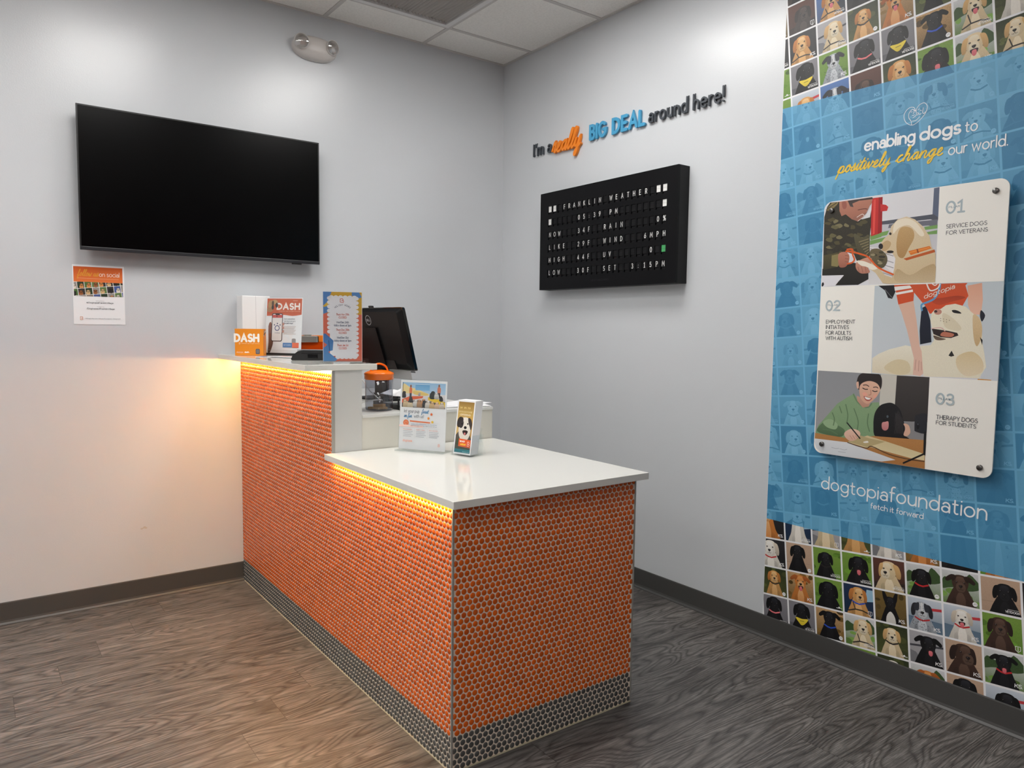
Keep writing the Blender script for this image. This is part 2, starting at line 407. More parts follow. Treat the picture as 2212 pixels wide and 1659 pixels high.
def solid_text(mb, strokes, w, fr, z0, z1, mi=0):
    """Cut-out letters: each stroke a round-ended bar from depth z0 to z1."""
    for kk, p in enumerate(strokes):
        q, L, R, closed = ribbon(p, w)
        if closed:
            n = len(q)-1
            zt = [z1-5e-5*kk-(z1-z0)*.0015*i for i in range(n)]
            vs = [fr(*a, z) for a, z in zip(L[:n], zt)]+[fr(*a, z) for a, z in zip(R[:n], zt)]+[fr(*a, z0) for a in L[:n]]+[fr(*a, z0) for a in R[:n]]; fs = []
            for i in range(n):
                j = (i+1) % n; fs += [(i, n+i, n+j, j), (i, j, 2*n+j, 2*n+i), (n+j, n+i, 3*n+i, 3*n+j), (2*n+i, 2*n+j, 3*n+j, 3*n+i)]
            mb.add(vs, fs, mi)
        else:
            n = len(q); out = L[:]
            def cap(e, d):
                a0 = atan2(d[1], d[0]); return [(e[0]+w/2*cos(a0+pi/2-pi*k/6), e[1]+w/2*sin(a0+pi/2-pi*k/6)) for k in range(1, 6)]
            d1 = (q[-1][0]-q[-2][0], q[-1][1]-q[-2][1]); d0 = (q[0][0]-q[1][0], q[0][1]-q[1][1])
            dz = 5e-5*kk; st = (z1-z0)*.0015
            vs = [fr(*a, z1-dz-st*i) for a_ in (L, R) for i, a in enumerate(a_)]+[fr(*a, z0) for a in L+R]; fs = []
            for i in range(n-1):
                fs += [(i, n+i, n+i+1, i+1), (i, i+1, 2*n+i+1, 2*n+i), (n+i+1, n+i, 3*n+i, 3*n+i+1), (2*n+i, 2*n+i+1, 3*n+i+1, 3*n+i)]
            mb.add(vs, fs, mi)
            for e, d, a, b in ((q[-1], d1, L[-1], R[-1]), (q[0], d0, R[0], L[0])):
                mb.prism([a]+cap(e, d)+[b], z0, z1-dz-st*(n if e is q[-1] else 0), fr, mi)
# printed pictures of the information panel: picture, kind, ink top, ink bottom, grain, stroke width, outline in mm on the panel
ART = [
(0,'p',(226,226,230),(226,226,230),0,0,[-6.1,1012.8,434.9,1004.1,436.5,670.6,2.7,670.3]),
(0,'p',(92,102,126),(92,102,126),0,0,[415.3,1002.2,433.6,1003.2,435.1,891.3,415,897.1]),
(0,'p',(82,86,98),(82,86,98),0,0,[230.9,905.9,418.4,911.1,434.7,898.5,434.4,884.1,408.9,894.1,231.6,892.5]),
(0,'p',(196,196,204),(224,222,222),0,0,[190.1,894.9,434.3,887,436.5,670.6,195.3,673]),
(0,'p',(112,112,124),(112,112,124),0,0,[262.6,891.2,433.3,891.4,433.2,862.7,403,873,259.4,878.3]),
(0,'p',(122,164,92),(122,164,92),0,0,[191.9,859.9,263.7,869.1,256.8,853.1,192.7,843.5]),
(0,'p',(122,164,92),(122,164,92),0,0,[193,837.3,251.4,846,246.4,831.2,193.8,821.7]),
(0,'p',(122,164,92),(122,164,92),0,0,[389,869.7,434.4,872.3,434.3,859.7,393.1,858.3]),
(0,'p',(122,164,92),(122,164,92),0,0,[397.1,849.9,434,854,434.4,840.2,401.1,841.5]),
(0,'p',(122,164,92),(122,164,92),0,0,[194.2,852.7,225.6,856.7,237.8,848,195,838.3]),
(0,'p',(232,228,230),(232,228,230),0,0,[192.2,813.3,239.9,805.7,291.1,779,295,703.1,197.6,785.7]),
(0,'s',(168,164,168),(168,164,168),0,3.2,[196.5,807.2,283.8,773.9]),
(0,'s',(168,164,168),(168,164,168),0,3.2,[197.8,781.9,285.1,749.2]),
(0,'s',(168,164,168),(168,164,168),0,3.2,[198.8,762.4,286.1,730.1]),
(0,'s',(168,164,168),(168,164,168),0,3.2,[200.3,731.2,287.6,699.7]),
(0,'p',(208,46,44),(190,40,40),0,0,[194.1,996.5,233.3,995.9,236.9,865.2,225.4,860.6,196.2,853.7,192.9,894.6,192.6,964]),
(0,'p',(160,28,32),(160,28,32),0,0,[218.6,996,233.3,995.9,236.9,865.2,221.5,860.2]),
(0,'p',(204,48,48),(204,48,48),0,0,[225.7,970.6,247.3,964.9,256.2,956.2,252.3,942.3,228.3,942.5]),
(0,'p',(228,80,70),(228,80,70),0,0,[199.2,990.1,207.9,990.5,209.6,862.1,201.9,858.9]),
(0,'p',(54,50,40),(54,50,40),0.3,0,[1.5,946.8,11.9,986.2,24.3,1001.6,71.7,999.5,69.1,967.2,117,933.9,158.6,921.5,188.5,925.9,192.4,952.5,194.1,894.5,191.7,863.8,190.4,809.6,190.7,762.9,146.1,761.9,132.3,790.4,106.8,800.2,77.7,790.4,5.3,775]),
(0,'b',(124,116,84),(124,116,84),0,0,[62.4,925.2,53.6,919.6,44.2,918.1,40.8,927.5,42.9,935.1,57.5,930.6]),
(0,'b',(84,78,52),(84,78,52),0,0,[132.1,895.4,130.1,888.3,114.6,889,114.1,897.3,114.8,903.4,127,902]),
(0,'b',(66,62,46),(66,62,46),0,0,[45.7,806.2,34.2,799.6,22.9,800.1,18,808.3,22.3,814,33.2,812.1]),
(0,'b',(66,62,46),(66,62,46),0,0,[109.8,792.4,102.5,784,91.8,788,86.5,794.1,90.7,799.2,104,798.1]),
(0,'b',(104,98,68),(104,98,68),0,0,[129.3,804.3,118.3,798.5,104.4,802,94.8,806.9,108.5,811.3,116.5,814]),
(0,'b',(84,78,52),(84,78,52),0,0,[70.3,841.9,72,833.9,56.6,834.3,47.5,843.8,56.5,847.6,68.4,846.3]),
(0,'b',(84,78,52),(84,78,52),0,0,[95.6,798.6,88.3,793.6,73.8,791.1,67.5,800.6,76.2,808.6,85.9,803.1]),
(0,'b',(36,34,28),(36,34,28),0,0,[155.6,845.9,148.8,841.3,138.2,839.4,131.1,848,134.3,852.2,146.2,852.5]),
(0,'b',(124,116,84),(124,116,84),0,0,[106.4,903.9,104.7,897.9,92.3,900.5,85.8,906,90.6,913.8,100.4,908.3]),
(0,'b',(66,62,46),(66,62,46),0,0,[185.8,847.4,181.8,840.2,167,843,166,849.2,165.6,857.5,182.5,852.9]),
(0,'b',(84,78,52),(84,78,52),0,0,[145.4,817.9,136.9,811.4,124.4,811.1,111.3,820.6,119.7,828.7,136.3,822.3]),
(0,'b',(84,78,52),(84,78,52),0,0,[180.6,909,171.1,903.3,160,903.8,149.1,912.4,162.2,919.3,169.6,918.3]),
(0,'b',(124,116,84),(124,116,84),0,0,[50.1,824,41.4,820.1,24.7,820.6,14.1,826.9,25.3,832.5,36.1,828.8]),
(0,'b',(84,78,52),(84,78,52),0,0,[130.2,863.2,122.2,856.4,109.7,861.6,99.4,866.1,111.5,871.4,121.5,871.8]),
(0,'b',(124,116,84),(124,116,84),0,0,[81,904.4,68.5,897.2,55.7,901.5,44.8,908.1,55.6,913,70.7,914.2]),
(0,'b',(124,116,84),(124,116,84),0,0,[138.7,800,131.7,792.3,122.2,796.9,113.7,801.8,119.5,809.8,134,803.8]),
(0,'b',(124,116,84),(124,116,84),0,0,[82.6,859.6,73.2,854.1,60.2,856.5,55.8,862,57.2,865.3,69.8,869.2]),
(0,'b',(66,62,46),(66,62,46),0,0,[121.1,804.2,118.6,797.6,104.2,801.3,94.1,806.2,102.5,809.8,114.2,809]),
(0,'b',(84,78,52),(84,78,52),0,0,[160.7,904.1,158.9,896.2,147.5,898.6,134.1,906.9,145.3,910.1,159.2,910.9]),
(0,'b',(104,98,68),(104,98,68),0,0,[121.8,826.2,114.7,822.5,98.8,821.9,91.6,828.7,97.1,837,109.6,834.2]),
(0,'b',(66,62,46),(66,62,46),0,0,[148,825.4,140.7,818.8,123.8,822.6,119.3,827.7,125.9,834.7,138.3,832.5]),
(0,'b',(66,62,46),(66,62,46),0,0,[105.1,820.7,98.7,815.4,89.4,817.4,79.4,822.7,85.6,827.7,101.7,827.8]),
(0,'b',(84,78,52),(84,78,52),0,0,[49,931.7,39.1,927.9,29.6,925.1,16.3,935.3,29.3,938.7,39.5,941.5]),
(0,'b',(66,62,46),(66,62,46),0,0,[54.8,826.5,46.5,820.7,36.2,823.9,32.6,828.2,36,831.8,50.1,832]),
(0,'b',(36,34,28),(36,34,28),0,0,[183,828.6,177.5,821.8,162.6,823.1,153.8,831,162.3,834.5,176.6,835.1]),
(0,'b',(84,78,52),(84,78,52),0,0,[32.6,918.9,24.8,914,14.1,917,-0.5,922.4,10.7,926.5,27.1,923.5]),
(0,'b',(104,98,68),(104,98,68),0,0,[41.3,853.9,37.9,846.7,26.2,847.1,11.5,856.5,21.2,864.5,36.5,862.6]),
(0,'b',(104,98,68),(104,98,68),0,0,[170.7,845.7,164.3,837.8,150.5,841.8,143.1,848.1,153.2,853.8,165.9,852.7]),
(0,'b',(84,78,52),(84,78,52),0,0,[165,861.6,154.3,857.5,145.3,854.8,141.2,863.8,142.4,872.3,157.4,866.7]),
(0,'b',(66,62,46),(66,62,46),0,0,[32.8,867.8,24.8,863.1,9.5,865.6,5.2,870.3,7.2,878.3,25.3,872.4]),
(0,'b',(104,98,68),(104,98,68),0,0,[66.4,900.1,53,894.1,43.8,897.5,32.4,903.5,38.7,911.2,55.8,906.9]),
(0,'b',(104,98,68),(104,98,68),0,0,[56.8,869.3,46.4,862.9,32.4,864.1,27.6,872,36,879.7,49.4,875]),
(0,'p',(150,132,84),(110,96,60),0,0,[5.9,974.7,31,999.1,59.8,999.5,53,989.1,26,966.3]),
(0,'s',(70,60,44),(70,60,44),0,3.6,[12.3,978,50.5,996.6]),
(0,'p',(42,40,34),(30,28,26),0,0,[3.7,742.3,133.9,758.7,191.9,739.5,194.3,692.5,154.7,672.6,61.9,674.2,94.2,713.1,3.7,715.6]),
(0,'p',(228,226,232),(228,226,232),0,0,[2.4,714.4,95.2,711.9,58.5,671.9,2.7,670.3]),
(0,'b',(28,26,30),(28,26,30),0,0,[4.3,684.7,9.4,688.6,13.4,680.2,8.4,672.2,3.4,674]),
(0,'b',(112,100,74),(86,80,58),0.3,0,[196.8,801.3,228.3,804.7,256.7,781.5,262.7,754.4,247.5,732.4,219.9,737.8,198.6,766.3]),
(0,'b',(54,50,40),(54,50,40),0,0,[248.2,773.3,242,769.4,231.4,771.8,231.1,777.2,241.5,778.2]),
(0,'b',(54,50,40),(54,50,40),0,0,[255.6,772.7,249.4,768.8,238.8,771.2,238.5,776.6,248.9,777.5]),
(0,'b',(70,66,48),(70,66,48),0,0,[224.4,781.4,218.1,777.4,207.3,779.9,207,785.3,217.6,786.3]),
(0,'b',(150,140,108),(150,140,108),0,0,[216.5,782.7,210.2,778.8,199.4,781.2,199.1,786.7,209.7,787.6]),
(0,'b',(54,50,40),(54,50,40),0,0,[245.4,761.9,239.1,757.9,228.5,760.2,228.2,765.7,238.7,766.7]),
(0,'b',(70,66,48),(70,66,48),0,0,[247.5,789.3,241.3,785.4,230.7,787.8,230.4,793.3,240.8,794.2]),
(0,'b',(150,140,108),(150,140,108),0,0,[243.2,759,236.9,755.1,226.3,757.4,226,762.9,236.4,763.9]),
(0,'b',(150,140,108),(150,140,108),0,0,[245.7,749.4,239.5,745.4,228.9,747.8,228.6,753.2,239,754.2]),
(0,'b',(70,66,48),(70,66,48),0,0,[249.2,761.4,243,757.4,232.4,759.8,232.1,765.2,242.5,766.2]),
(0,'b',(92,88,64),(70,66,48),0.3,0,[128.4,869.7,162.1,850.9,187.9,860.2,193,813.3,192.6,774.4,166.1,772.3,144,805.4]),
(0,'s',(136,124,92),(136,124,92),0,3.7,[150.6,836.3,186.6,844.8]),
(0,'s',(136,124,92),(136,124,92),0,3.7,[156.8,826.3,187.1,834.7]),
(0,'s',(136,124,92),(136,124,92),0,3.7,[163,816.4,187.7,824.6]),
(0,'s',(136,124,92),(136,124,92),0,3.7,[169.2,806.6,188.2,814.4]),
(0,'s',(136,124,92),(136,124,92),0,3.6,[175.4,796.7,188.7,804.3]),
(0,'s',(136,124,92),(136,124,92),0,3.6,[181.5,786.9,189.2,794.1]),
(0,'p',(86,80,52),(60,56,38),0.3,0,[5.6,795.5,47.1,800.6,64.2,803.4,82.4,782,71.3,746.5,6.2,737.2]),
(0,'p',(140,128,84),(140,128,84),0,0,[40.9,793,68.8,797,83.2,765.9,67,746.8,40.8,751.6]),
(0,'b',(194,130,108),(160,98,80),0,0,[68.9,795,94.1,803.2,111.4,791.9,114.5,771.9,105.2,748.5,88.6,742.3,73.2,750.4]),
(0,'s',(140,84,70),(140,84,70),0,2.1,[96.9,789,110.9,786]),
(0,'s',(140,84,70),(140,84,70),0,2.1,[97.5,777,111.5,774]),
(0,'s',(140,84,70),(140,84,70),0,2.1,[98.1,765,112.1,762.1]),
(0,'p',(190,130,108),(164,106,88),0,0,[62.4,999.9,105.4,999.9,154.7,999.8,192.8,999.8,193.9,978.5,185.2,968.8,177.3,950.4,162.1,932,141.8,915.5,117.3,926,91.2,947.9,74.5,942.7,65,963.7]),
(0,'p',(160,108,92),(160,108,92),0,0,[125.2,935,177.5,946.5,162.2,931.2,141.8,914.7,119.4,925.8]),
(0,'p',(66,58,58),(80,70,68),0,0,[97,999.4,193.9,1000.4,197.1,992.3,142.8,993.5,116.5,985.9,121.7,971.9,108.2,975.9]),
(0,'b',(160,96,82),(160,96,82),0,0,[74,996.5,88.8,997.3,94.5,982,89.3,969.6,78.1,973.3]),
(0,'s',(100,56,50),(100,56,50),0,2.8,[140.5,958.7,164.8,960.5,177,957.4]),
(0,'s',(232,214,206),(232,214,206),0,2.5,[137.7,931.6,157.6,941.1,164.2,931.8,142.5,917]),
(0,'p',(224,204,170),(212,190,152),0.12,0,[232.5,821.6,246,839.6,266.2,856.8,270.6,882.8,294,906.7,325.2,913.3,355.1,900,385.4,871.1,408.4,836.1,417.4,799,433.7,768.8,436.5,670.6,273.8,671.7,250.5,674.6,221,714.5,192.1,735.5,167,752.7,150.5,757.6,199,758.5,227.8,737.3,256.7,705,284.1,694.2,290.1,726.1,292.7,763.8,279.4,785.5,256.5,785.3,236,806]),
(0,'b',(240,228,206),(240,228,206),0,0,[285.1,896.4,321.9,907.4,359.3,888.5,390.3,845.1,376.3,839.1,338,879.7,301.2,876,279.6,855.5]),
(0,'b',(200,164,112),(176,136,86),0.2,0,[301.6,868.4,323.4,877.4,349.8,863.7,355.7,833.6,338.6,797.9,321.8,764.8,300.8,774.6,293.5,820.3]),
(0,'b',(188,160,120),(206,184,148),0.15,0,[301.4,725.5,347.3,700.5,400.1,727.2,433.2,732.6,435.9,681.6,366.9,675.4,296.2,680.3]),
(0,'b',(196,166,124),(196,166,124),0,0,[239.1,821.1,257.9,832.8,273.7,822,267.1,803.6,248.3,793.6,236.8,805.9]),
(0,'b',(240,232,216),(240,232,216),0,0,[142,762.1,166.3,766.4,199.4,750.7,191.9,739.5,163.3,745.1]),
(0,'b',(38,30,30),(38,30,30),0,0,[273.9,856,273.2,853.2,271,851.6,268.1,851.9,265.7,853.9,264.7,856.9,265.4,859.7,267.6,861.3,270.5,861,272.9,859]),
(0,'b',(38,30,30),(38,30,30),0,0,[244.3,812.2,242.9,806,238.8,802.5,233.5,802.9,229,807.1,227,813.6,228.4,819.8,232.5,823.4,237.8,823,242.3,818.7]),
(0,'b',(38,30,30),(38,30,30),0,0,[285.3,788.9,283,786.2,276.6,784.9,268.6,785.4,261.9,787.7,259.3,790.8,261.6,793.6,268.1,794.9,276.1,794.3,282.7,792]),
(0,'p',(226,122,40),(226,122,40),0,0,[338.4,787.5,411,800.3,418.5,790.9,347.3,772]),
(0,'p',(196,92,34),(196,92,34),0,0,[322,761.1,428.5,786.5,431.5,776.9,333.5,754.3]),
(0,'s',(250,170,80),(250,170,80),0,1.8,[343.1,782,410.6,794.5]),
(0,'p',(150,70,30),(150,70,30),0,0,[366.2,792.8,370.8,793.2,375.9,778.8,370.9,777.7]),
(0,'b',(208,154,130),(180,120,100),0,0,[142.3,756.2,160.2,768,186.1,774.9,203.2,769.8,201.4,750.6,187.8,741.6,198.9,719.6,181.1,714.7,160.6,717.7,144.2,734.3]),
(0,'b',(240,232,216),(240,232,216),0,0,[147,761,166.5,763.7,199.4,750.7,228,733.5,208.5,726.8,183.9,739.9,163.3,745.8]),
(0,'s',(150,96,80),(150,96,80),0,2.1,[151.2,741.8,157.3,719.8]),
(0,'s',(150,96,80),(150,96,80),0,2,[165.2,741,171.2,719.1]),
(0,'s',(150,96,80),(150,96,80),0,2,[179,740.2,184.9,718.4]),
(0,'s',(222,96,36),(222,96,36),0,6.3,[100.3,804.7,123.5,801,157,790.6,185.9,778.8,202.8,762.1,231.9,733.3,287.3,705.4]),
(0,'s',(222,96,36),(222,96,36),0,6.3,[104.2,811.6,125.2,810,127.3,790.8,135.4,770.5,125.6,759.2,109,756.3]),
(1,'p',(198,208,214),(208,213,219),0,0,[218.3,666.6,436.6,667,653.4,665.6,654.6,333.6,222.4,333.8]),
(1,'p',(222,220,222),(222,220,222),0,0,[397,446.3,598.8,465.6,602.9,332.3,329.2,333.8]),
(1,'p',(26,26,32),(26,26,32),0,0,[233.3,666.8,293.1,666.8,298.9,642.3,288.1,615.9,272.6,619.4,259.6,647.4]),
(1,'s',(120,120,124),(120,120,124),0,2,[259.4,651.2,287.9,619.7]),
(1,'p',(224,166,140),(238,192,168),0,0,[543.4,654.9,587.9,662.5,593.6,605,590.6,555.6,561.8,554.8,548.3,588.5]),
(1,'p',(26,32,52),(18,24,40),0,0,[395.3,580,410.9,588.7,427.9,535.5,435.5,458.3,396.8,449.2,392.5,498.4,393.7,543]),
(1,'b',(26,28,44),(26,28,44),0,0,[589.8,570.3,603.5,552.8,595.1,531.9,587.8,549.4]),
(1,'p',(208,84,44),(216,78,34),0.06,0,[292.4,666.8,542.9,664,536.8,655.8,547.9,620.2,530.8,585.2,491.4,572.9,424.5,559.4,408.2,586.5,388.4,609.8,366,636.4,365.4,605.8,312,593.7,300.1,642.2]),
(1,'b',(170,60,28),(196,72,36),0,0,[424,609,465.3,615.2,512.3,621.2,539.1,613.4,493.3,600.2,452.9,590.1]),
(1,'p',(240,236,232),(240,236,232),0,0,[293.5,659.9,350,663.1,357.1,653.1,296.5,645.4]),
(1,'p',(240,236,232),(240,236,232),0,0,[298.4,637.7,360.3,647.8,362.2,639.5,303.4,630]),
(1,'p',(224,184,162),(230,190,172),0,0,[312,594.5,365.4,606.6,380,535.6,395.8,442.5,403.6,424.1,413.5,344.7,402.9,334.8,377.3,338.1,377.7,399.2,348.7,497.9,324.7,565.9]),
(1,'s',(196,150,134),(196,150,134),0,2.2,[383.6,355.8,385.3,393.5]),
(1,'s',(196,150,134),(196,150,134),0,2.2,[396.5,352.8,396.3,390.2]),
(1,'s',(196,150,134),(196,150,134),0,2.1,[406.4,357,403.7,386.8]),
(1,'p',(238,230,208),(236,228,206),0.06,0,[427.9,535.5,430.7,561.2,441.5,575.7,460.5,576.2,477,589,507.1,593.5,540.7,583.3,561.4,563.6,581.6,545.9,594.3,517.9,600.8,458.6,608.1,423.8,616.2,378.7,596.2,338.9,507.5,337.1,438.5,334.7,414.3,335.8,403.6,424.1,397.2,442.5,432.6,447.2,443.9,465.9,436.9,498.8]),
(1,'p',(240,234,216),(228,216,190),0.06,0,[225.4,337.5,224.2,392.6,248.3,410.4,286.3,428,345.9,444.9,364.5,441.7,377.7,399.2,377.3,338.1,329.2,333.8]),
(1,'b',(222,200,156),(232,216,186),0.06,0,[523.7,410.1,568.7,429.5,602.3,402.6,604.6,360.6,557.1,343.7,525.9,370.6]),
(1,'b',(222,206,170),(222,206,170),0.06,0,[270.5,357.6,311.2,390.4,356.4,384.7,365.8,347.3,321.6,335.3]),
(1,'b',(224,198,156),(206,174,128),0.1,0,[565.8,553,584.8,545.9,596.1,514.5,595.7,476,583.8,447.6,571.8,479.1]),
(1,'b',(226,214,186),(226,214,186),0.06,0,[468.2,560.9,503.2,542.6,531.5,510.5,518.9,499.7,477.6,513.7]),
(1,'p',(44,30,30),(44,30,30),0,0,[433.6,506.9,464.5,502.7,488.6,499.4,519.2,492.5,523.7,483.6,500.1,474.2,465.9,476.5,441,487.1]),
(1,'b',(190,116,92),(190,116,92),0,0,[471.8,494.8,492.3,493.6,509.5,487.4,499.9,477.8,465.6,481.6]),
(1,'s',(226,186,178),(226,186,178),0,3.5,[432.9,506.9,464.1,510,478.4,499.2]),
(1,'b',(88,72,60),(120,100,84),0,0,[441.2,482.3,465.9,475.1,483.4,470.3,466.5,465.6,449,467.8]),
(1,'b',(196,140,124),(196,140,124),0,0,[464.5,566,462.3,560,456,556.4,447.8,556.4,441,560.2,438.2,566.3,440.4,572.3,446.8,575.9,454.9,575.8,461.7,572]),
(1,'b',(60,40,40),(60,40,40),0,0,[449.9,567.6,449,565,446.3,563.5,442.9,563.5,440,565.1,438.8,567.7,439.7,570.3,442.4,571.8,445.9,571.8,448.7,570.2]),
(1,'b',(120,100,80),(120,100,80),0,0,[463.7,542.8,463.5,541.9,462.8,541.4,462,541.4,461.3,541.9,460.9,542.8,461.2,543.6,461.8,544.1,462.7,544.1,463.4,543.6]),
(1,'b',(120,100,80),(120,100,80),0,0,[473.4,540.6,473.2,539.7,472.6,539.2,471.7,539.2,471,539.7,470.7,540.6,470.9,541.4,471.6,541.9,472.4,541.9,473.1,541.4]),
(1,'b',(120,100,80),(120,100,80),0,0,[483.1,538.4,482.9,537.5,482.2,537,481.4,537,480.7,537.5,480.4,538.4,480.6,539.2,481.2,539.7,482.1,539.7,482.8,539.2]),
(1,'b',(120,100,80),(120,100,80),0,0,[492.7,536.2,492.5,535.3,491.9,534.8,491,534.8,490.3,535.3,490,536.2,490.2,537,490.9,537.6,491.7,537.6,492.4,537]),
(1,'b',(120,100,80),(120,100,80),0,0,[464.1,534.8,463.9,533.9,463.3,533.4,462.4,533.4,461.7,533.9,461.4,534.8,461.6,535.6,462.3,536.1,463.1,536.1,463.8,535.6]),
(1,'b',(120,100,80),(120,100,80),0,0,[473.9,532.6,473.6,531.7,473,531.2,472.1,531.2,471.4,531.7,471.1,532.6,471.3,533.4,472,534,472.8,534,473.5,533.4]),
(1,'b',(120,100,80),(120,100,80),0,0,[483.5,530.4,483.3,529.6,482.7,529,481.8,529,481.1,529.6,480.8,530.4,481,531.3,481.7,531.8,482.5,531.8,483.2,531.3]),
(1,'b',(28,24,26),(28,24,26),0,0,[497.6,570.7,508.3,572,521.9,566.8,528.9,559.6,512.2,560.5,502,563.5]),
(1,'p',(40,36,34),(40,36,34),0,0,[495,412.6,504.2,430.3,514.2,412.6,503.6,409.3]),
(1,'p',(30,28,30),(30,28,30),0,0,[591.7,479.4,600.5,469.1,599.6,451.6]),
(1,'s',(98,156,200),(98,156,200),0,6.9,[454,666.3,451.7,644.6,439.4,615.9,420.8,603.5,398.1,594.8,393.9,586.7,396.8,572.6]),
(1,'s',(240,232,226),(240,232,226),0,4.6,[408.6,665.9,422.2,642,445.6,648.5,453.1,663.4]),
(1,'s',(240,232,226),(240,232,226),0,3.5,[428,665.1,437,659.7,443.7,664.5]),
(1,'p',(214,150,70),(214,150,70),0,0,[593.1,337.3,634.2,336.4,633.9,332.2,590.8,331.5]),
(2,'p',(146,148,152),(158,158,160),0,0,[3.9,334.7,435.8,333,436,46.9,3.3,42.4]),
(2,'p',(206,202,192),(206,202,192),0,0,[260.8,334,320.2,332.5,317.8,157.8,260,179]),
(2,'p',(66,61,60),(48,44,44),0,0,[319.9,331.7,435.8,333,436.6,171,317.2,161.6]),
(2,'p',(140,138,140),(140,138,140),0,0,[353.1,161.7,433.5,175.1,432.9,104.9,363.9,97.8]),
(2,'p',(138,166,126),(126,158,118),0.06,0,[4.2,79.9,15.9,111.8,35.1,135,68.6,176,93.2,207.3,126.4,230.7,159,252.4,185.8,211.6,215.1,198.4,233.9,223.9,257.6,226.8,264.7,203.1,250.2,178,242.8,141.6,249.2,94,187.8,89,142.6,73.1,69.2,72.8]),
(2,'b',(98,128,92),(80,106,76),0,0,[12.6,86,22.6,112.5,53,132.7,97.4,121.1,128.4,104.1,116.8,78,69,76.1]),
(2,'b',(150,178,138),(150,178,138),0,0,[35.5,126.6,65.8,142.5,97.2,125.2,89.6,103.6,54.2,107.8]),
(2,'s',(96,124,90),(96,124,90),0,4,[73.3,168.2,83.3,144.3,80.1,119.1]),
(2,'s',(96,124,90),(96,124,90),0,3.8,[127.6,206.3,138,166.5,135.4,133.6]),
(2,'s',(96,124,90),(96,124,90),0,3.7,[161.9,193.3,180.8,146.7,178.5,110.1]),
(2,'s',(96,124,90),(96,124,90),0,3.6,[220.1,178.9,217.9,142.8,227.5,112]),
(2,'s',(96,124,90),(96,124,90),0,4,[36.9,97.3,68,96.9,99.2,84.1]),
(2,'s',(96,124,90),(96,124,90),0,3.9,[102.4,195.8,112.2,172.1]),
(2,'s',(110,138,102),(110,138,102),0,5,[157,249.4,172.9,222.5,198.5,204.8,218.8,204.7,230.1,219.6]),
(2,'p',(204,158,138),(190,142,122),0,0,[171,244.5,226.5,228,219.5,207.5,196.7,200.6,173.7,224.6]),
(2,'b',(46,38,38),(46,38,38),0,0,[167.5,290.5,172.3,318.9,188,333,220.3,335.2,250.1,334.6,263.9,319.8,266,293.3,261,275.4,247.6,268.5,191.2,268.2,173.8,270.9]),
(2,'b',(228,184,160),(218,168,144),0,0,[179.4,275.3,189.9,295.2,217.8,305,246.1,298.2,259.7,279.2,255.9,260.5,241.9,239.6,218.9,218.6,201.7,221.1,185.3,239.7]),
(2,'b',(236,170,150),(236,170,150),0,0,[191.8,256.2,203.8,261.1,212.4,251.9,200.6,244.9]),
(2,'b',(236,170,150),(236,170,150),0,0,[236.5,251.8,248.2,256.7,246.8,244.8,237,242]),
(2,'s',(50,38,38),(50,38,38),0,3.6,[192.9,276.3,202.4,272.2,212.1,272.9]),
(2,'s',(50,38,38),(50,38,38),0,3.6,[231.6,268.8,240.5,266.4,249.1,268.6]),
(2,'s',(70,50,46),(70,50,46),0,3.3,[194.3,287.6,206.5,289.2,216.4,284.3]),
(2,'s',(70,50,46),(70,50,46),0,3.2,[234.2,281.7,244.8,284,251.7,280.6]),
(2,'s',(190,130,110),(190,130,110),0,2.8,[224.3,270.7,225.9,254.9,218.1,251.1]),
(2,'b',(176,88,80),(176,88,80),0,0,[198.5,245.6,216.9,242.3,231.5,239.6,219.6,228.2,206.1,231]),
(2,'b',(245,242,238),(245,242,238),0,0,[202.3,243.5,217,240.7,226.8,238.4,218.2,233.3,207.5,235.1]),
(2,'b',(226,180,158),(226,180,158),0,0,[166,294.4,174.9,299,176.9,275.1,170.3,274.6]),
(2,'b',(22,22,25),(22,22,25),0.4,0,[258.5,209.6,277.4,223.1,308,228.6,335.6,209.9,348.4,180.4,357.4,150.7,363.1,113,374.8,102.3,314.8,97.2,252.4,94.4,241.5,137.5,244,181.4]),
(2,'b',(44,41,44),(30,28,30),0.5,0,[330.4,201.7,344.7,180,354.1,142.7,351.8,115.5,328.9,120.4,319.1,161.9]),
(2,'s',(62,58,60),(62,58,60),0,1.5,[321.3,193.1,327.1,155,321.5,115.6]),
(2,'s',(62,58,60),(62,58,60),0,1.5,[326.8,189.8,331.6,155.5,327.6,116.3]),
(2,'s',(62,58,60),(62,58,60),0,1.5,[332.3,186.5,336.1,156,333.6,117.1]),
(2,'s',(62,58,60),(62,58,60),0,1.5,[337.8,183.2,340.6,156.5,339.6,117.8]),
(2,'s',(62,58,60),(62,58,60),0,1.5,[343.2,179.9,345.1,157,345.6,118.5]),
(2,'s',(62,58,60),(62,58,60),0,1.5,[348.6,176.6,349.6,157.5,351.6,119.3]),
(2,'b',(214,150,148),(190,120,124),0,0,[274.1,149.9,285.5,155.1,297.5,157.1,298.3,132.3,287.2,122.3,275.2,128.8]),
(2,'b',(86,96,104),(86,96,104),0,0,[297.2,176.6,296.7,173.6,294.8,171.5,292.4,171.3,290.4,172.9,289.5,175.8,290.1,178.9,292,180.9,294.3,181.1,296.3,179.5]),
(2,'b',(12,12,14),(12,12,14),0,0,[295.3,162.4,293.5,159,288.6,156.4,282.4,155.8,277.2,157.2,275.1,160.2,276.9,163.6,281.8,166.1,288.1,166.8,293.2,165.4]),
(2,'b',(222,178,154),(222,178,154),0,0,[353.4,156,372.2,152.4,379.5,126.5,367.7,110.9,355.6,115.2,361,139.6]),
(2,'p',(186,132,78),(170,116,64),0.1,0,[2.9,78.9,129.8,74.7,248.3,96.6,432.9,104.9,436.8,-1.6,103.5,-4.5,2.3,42.2]),
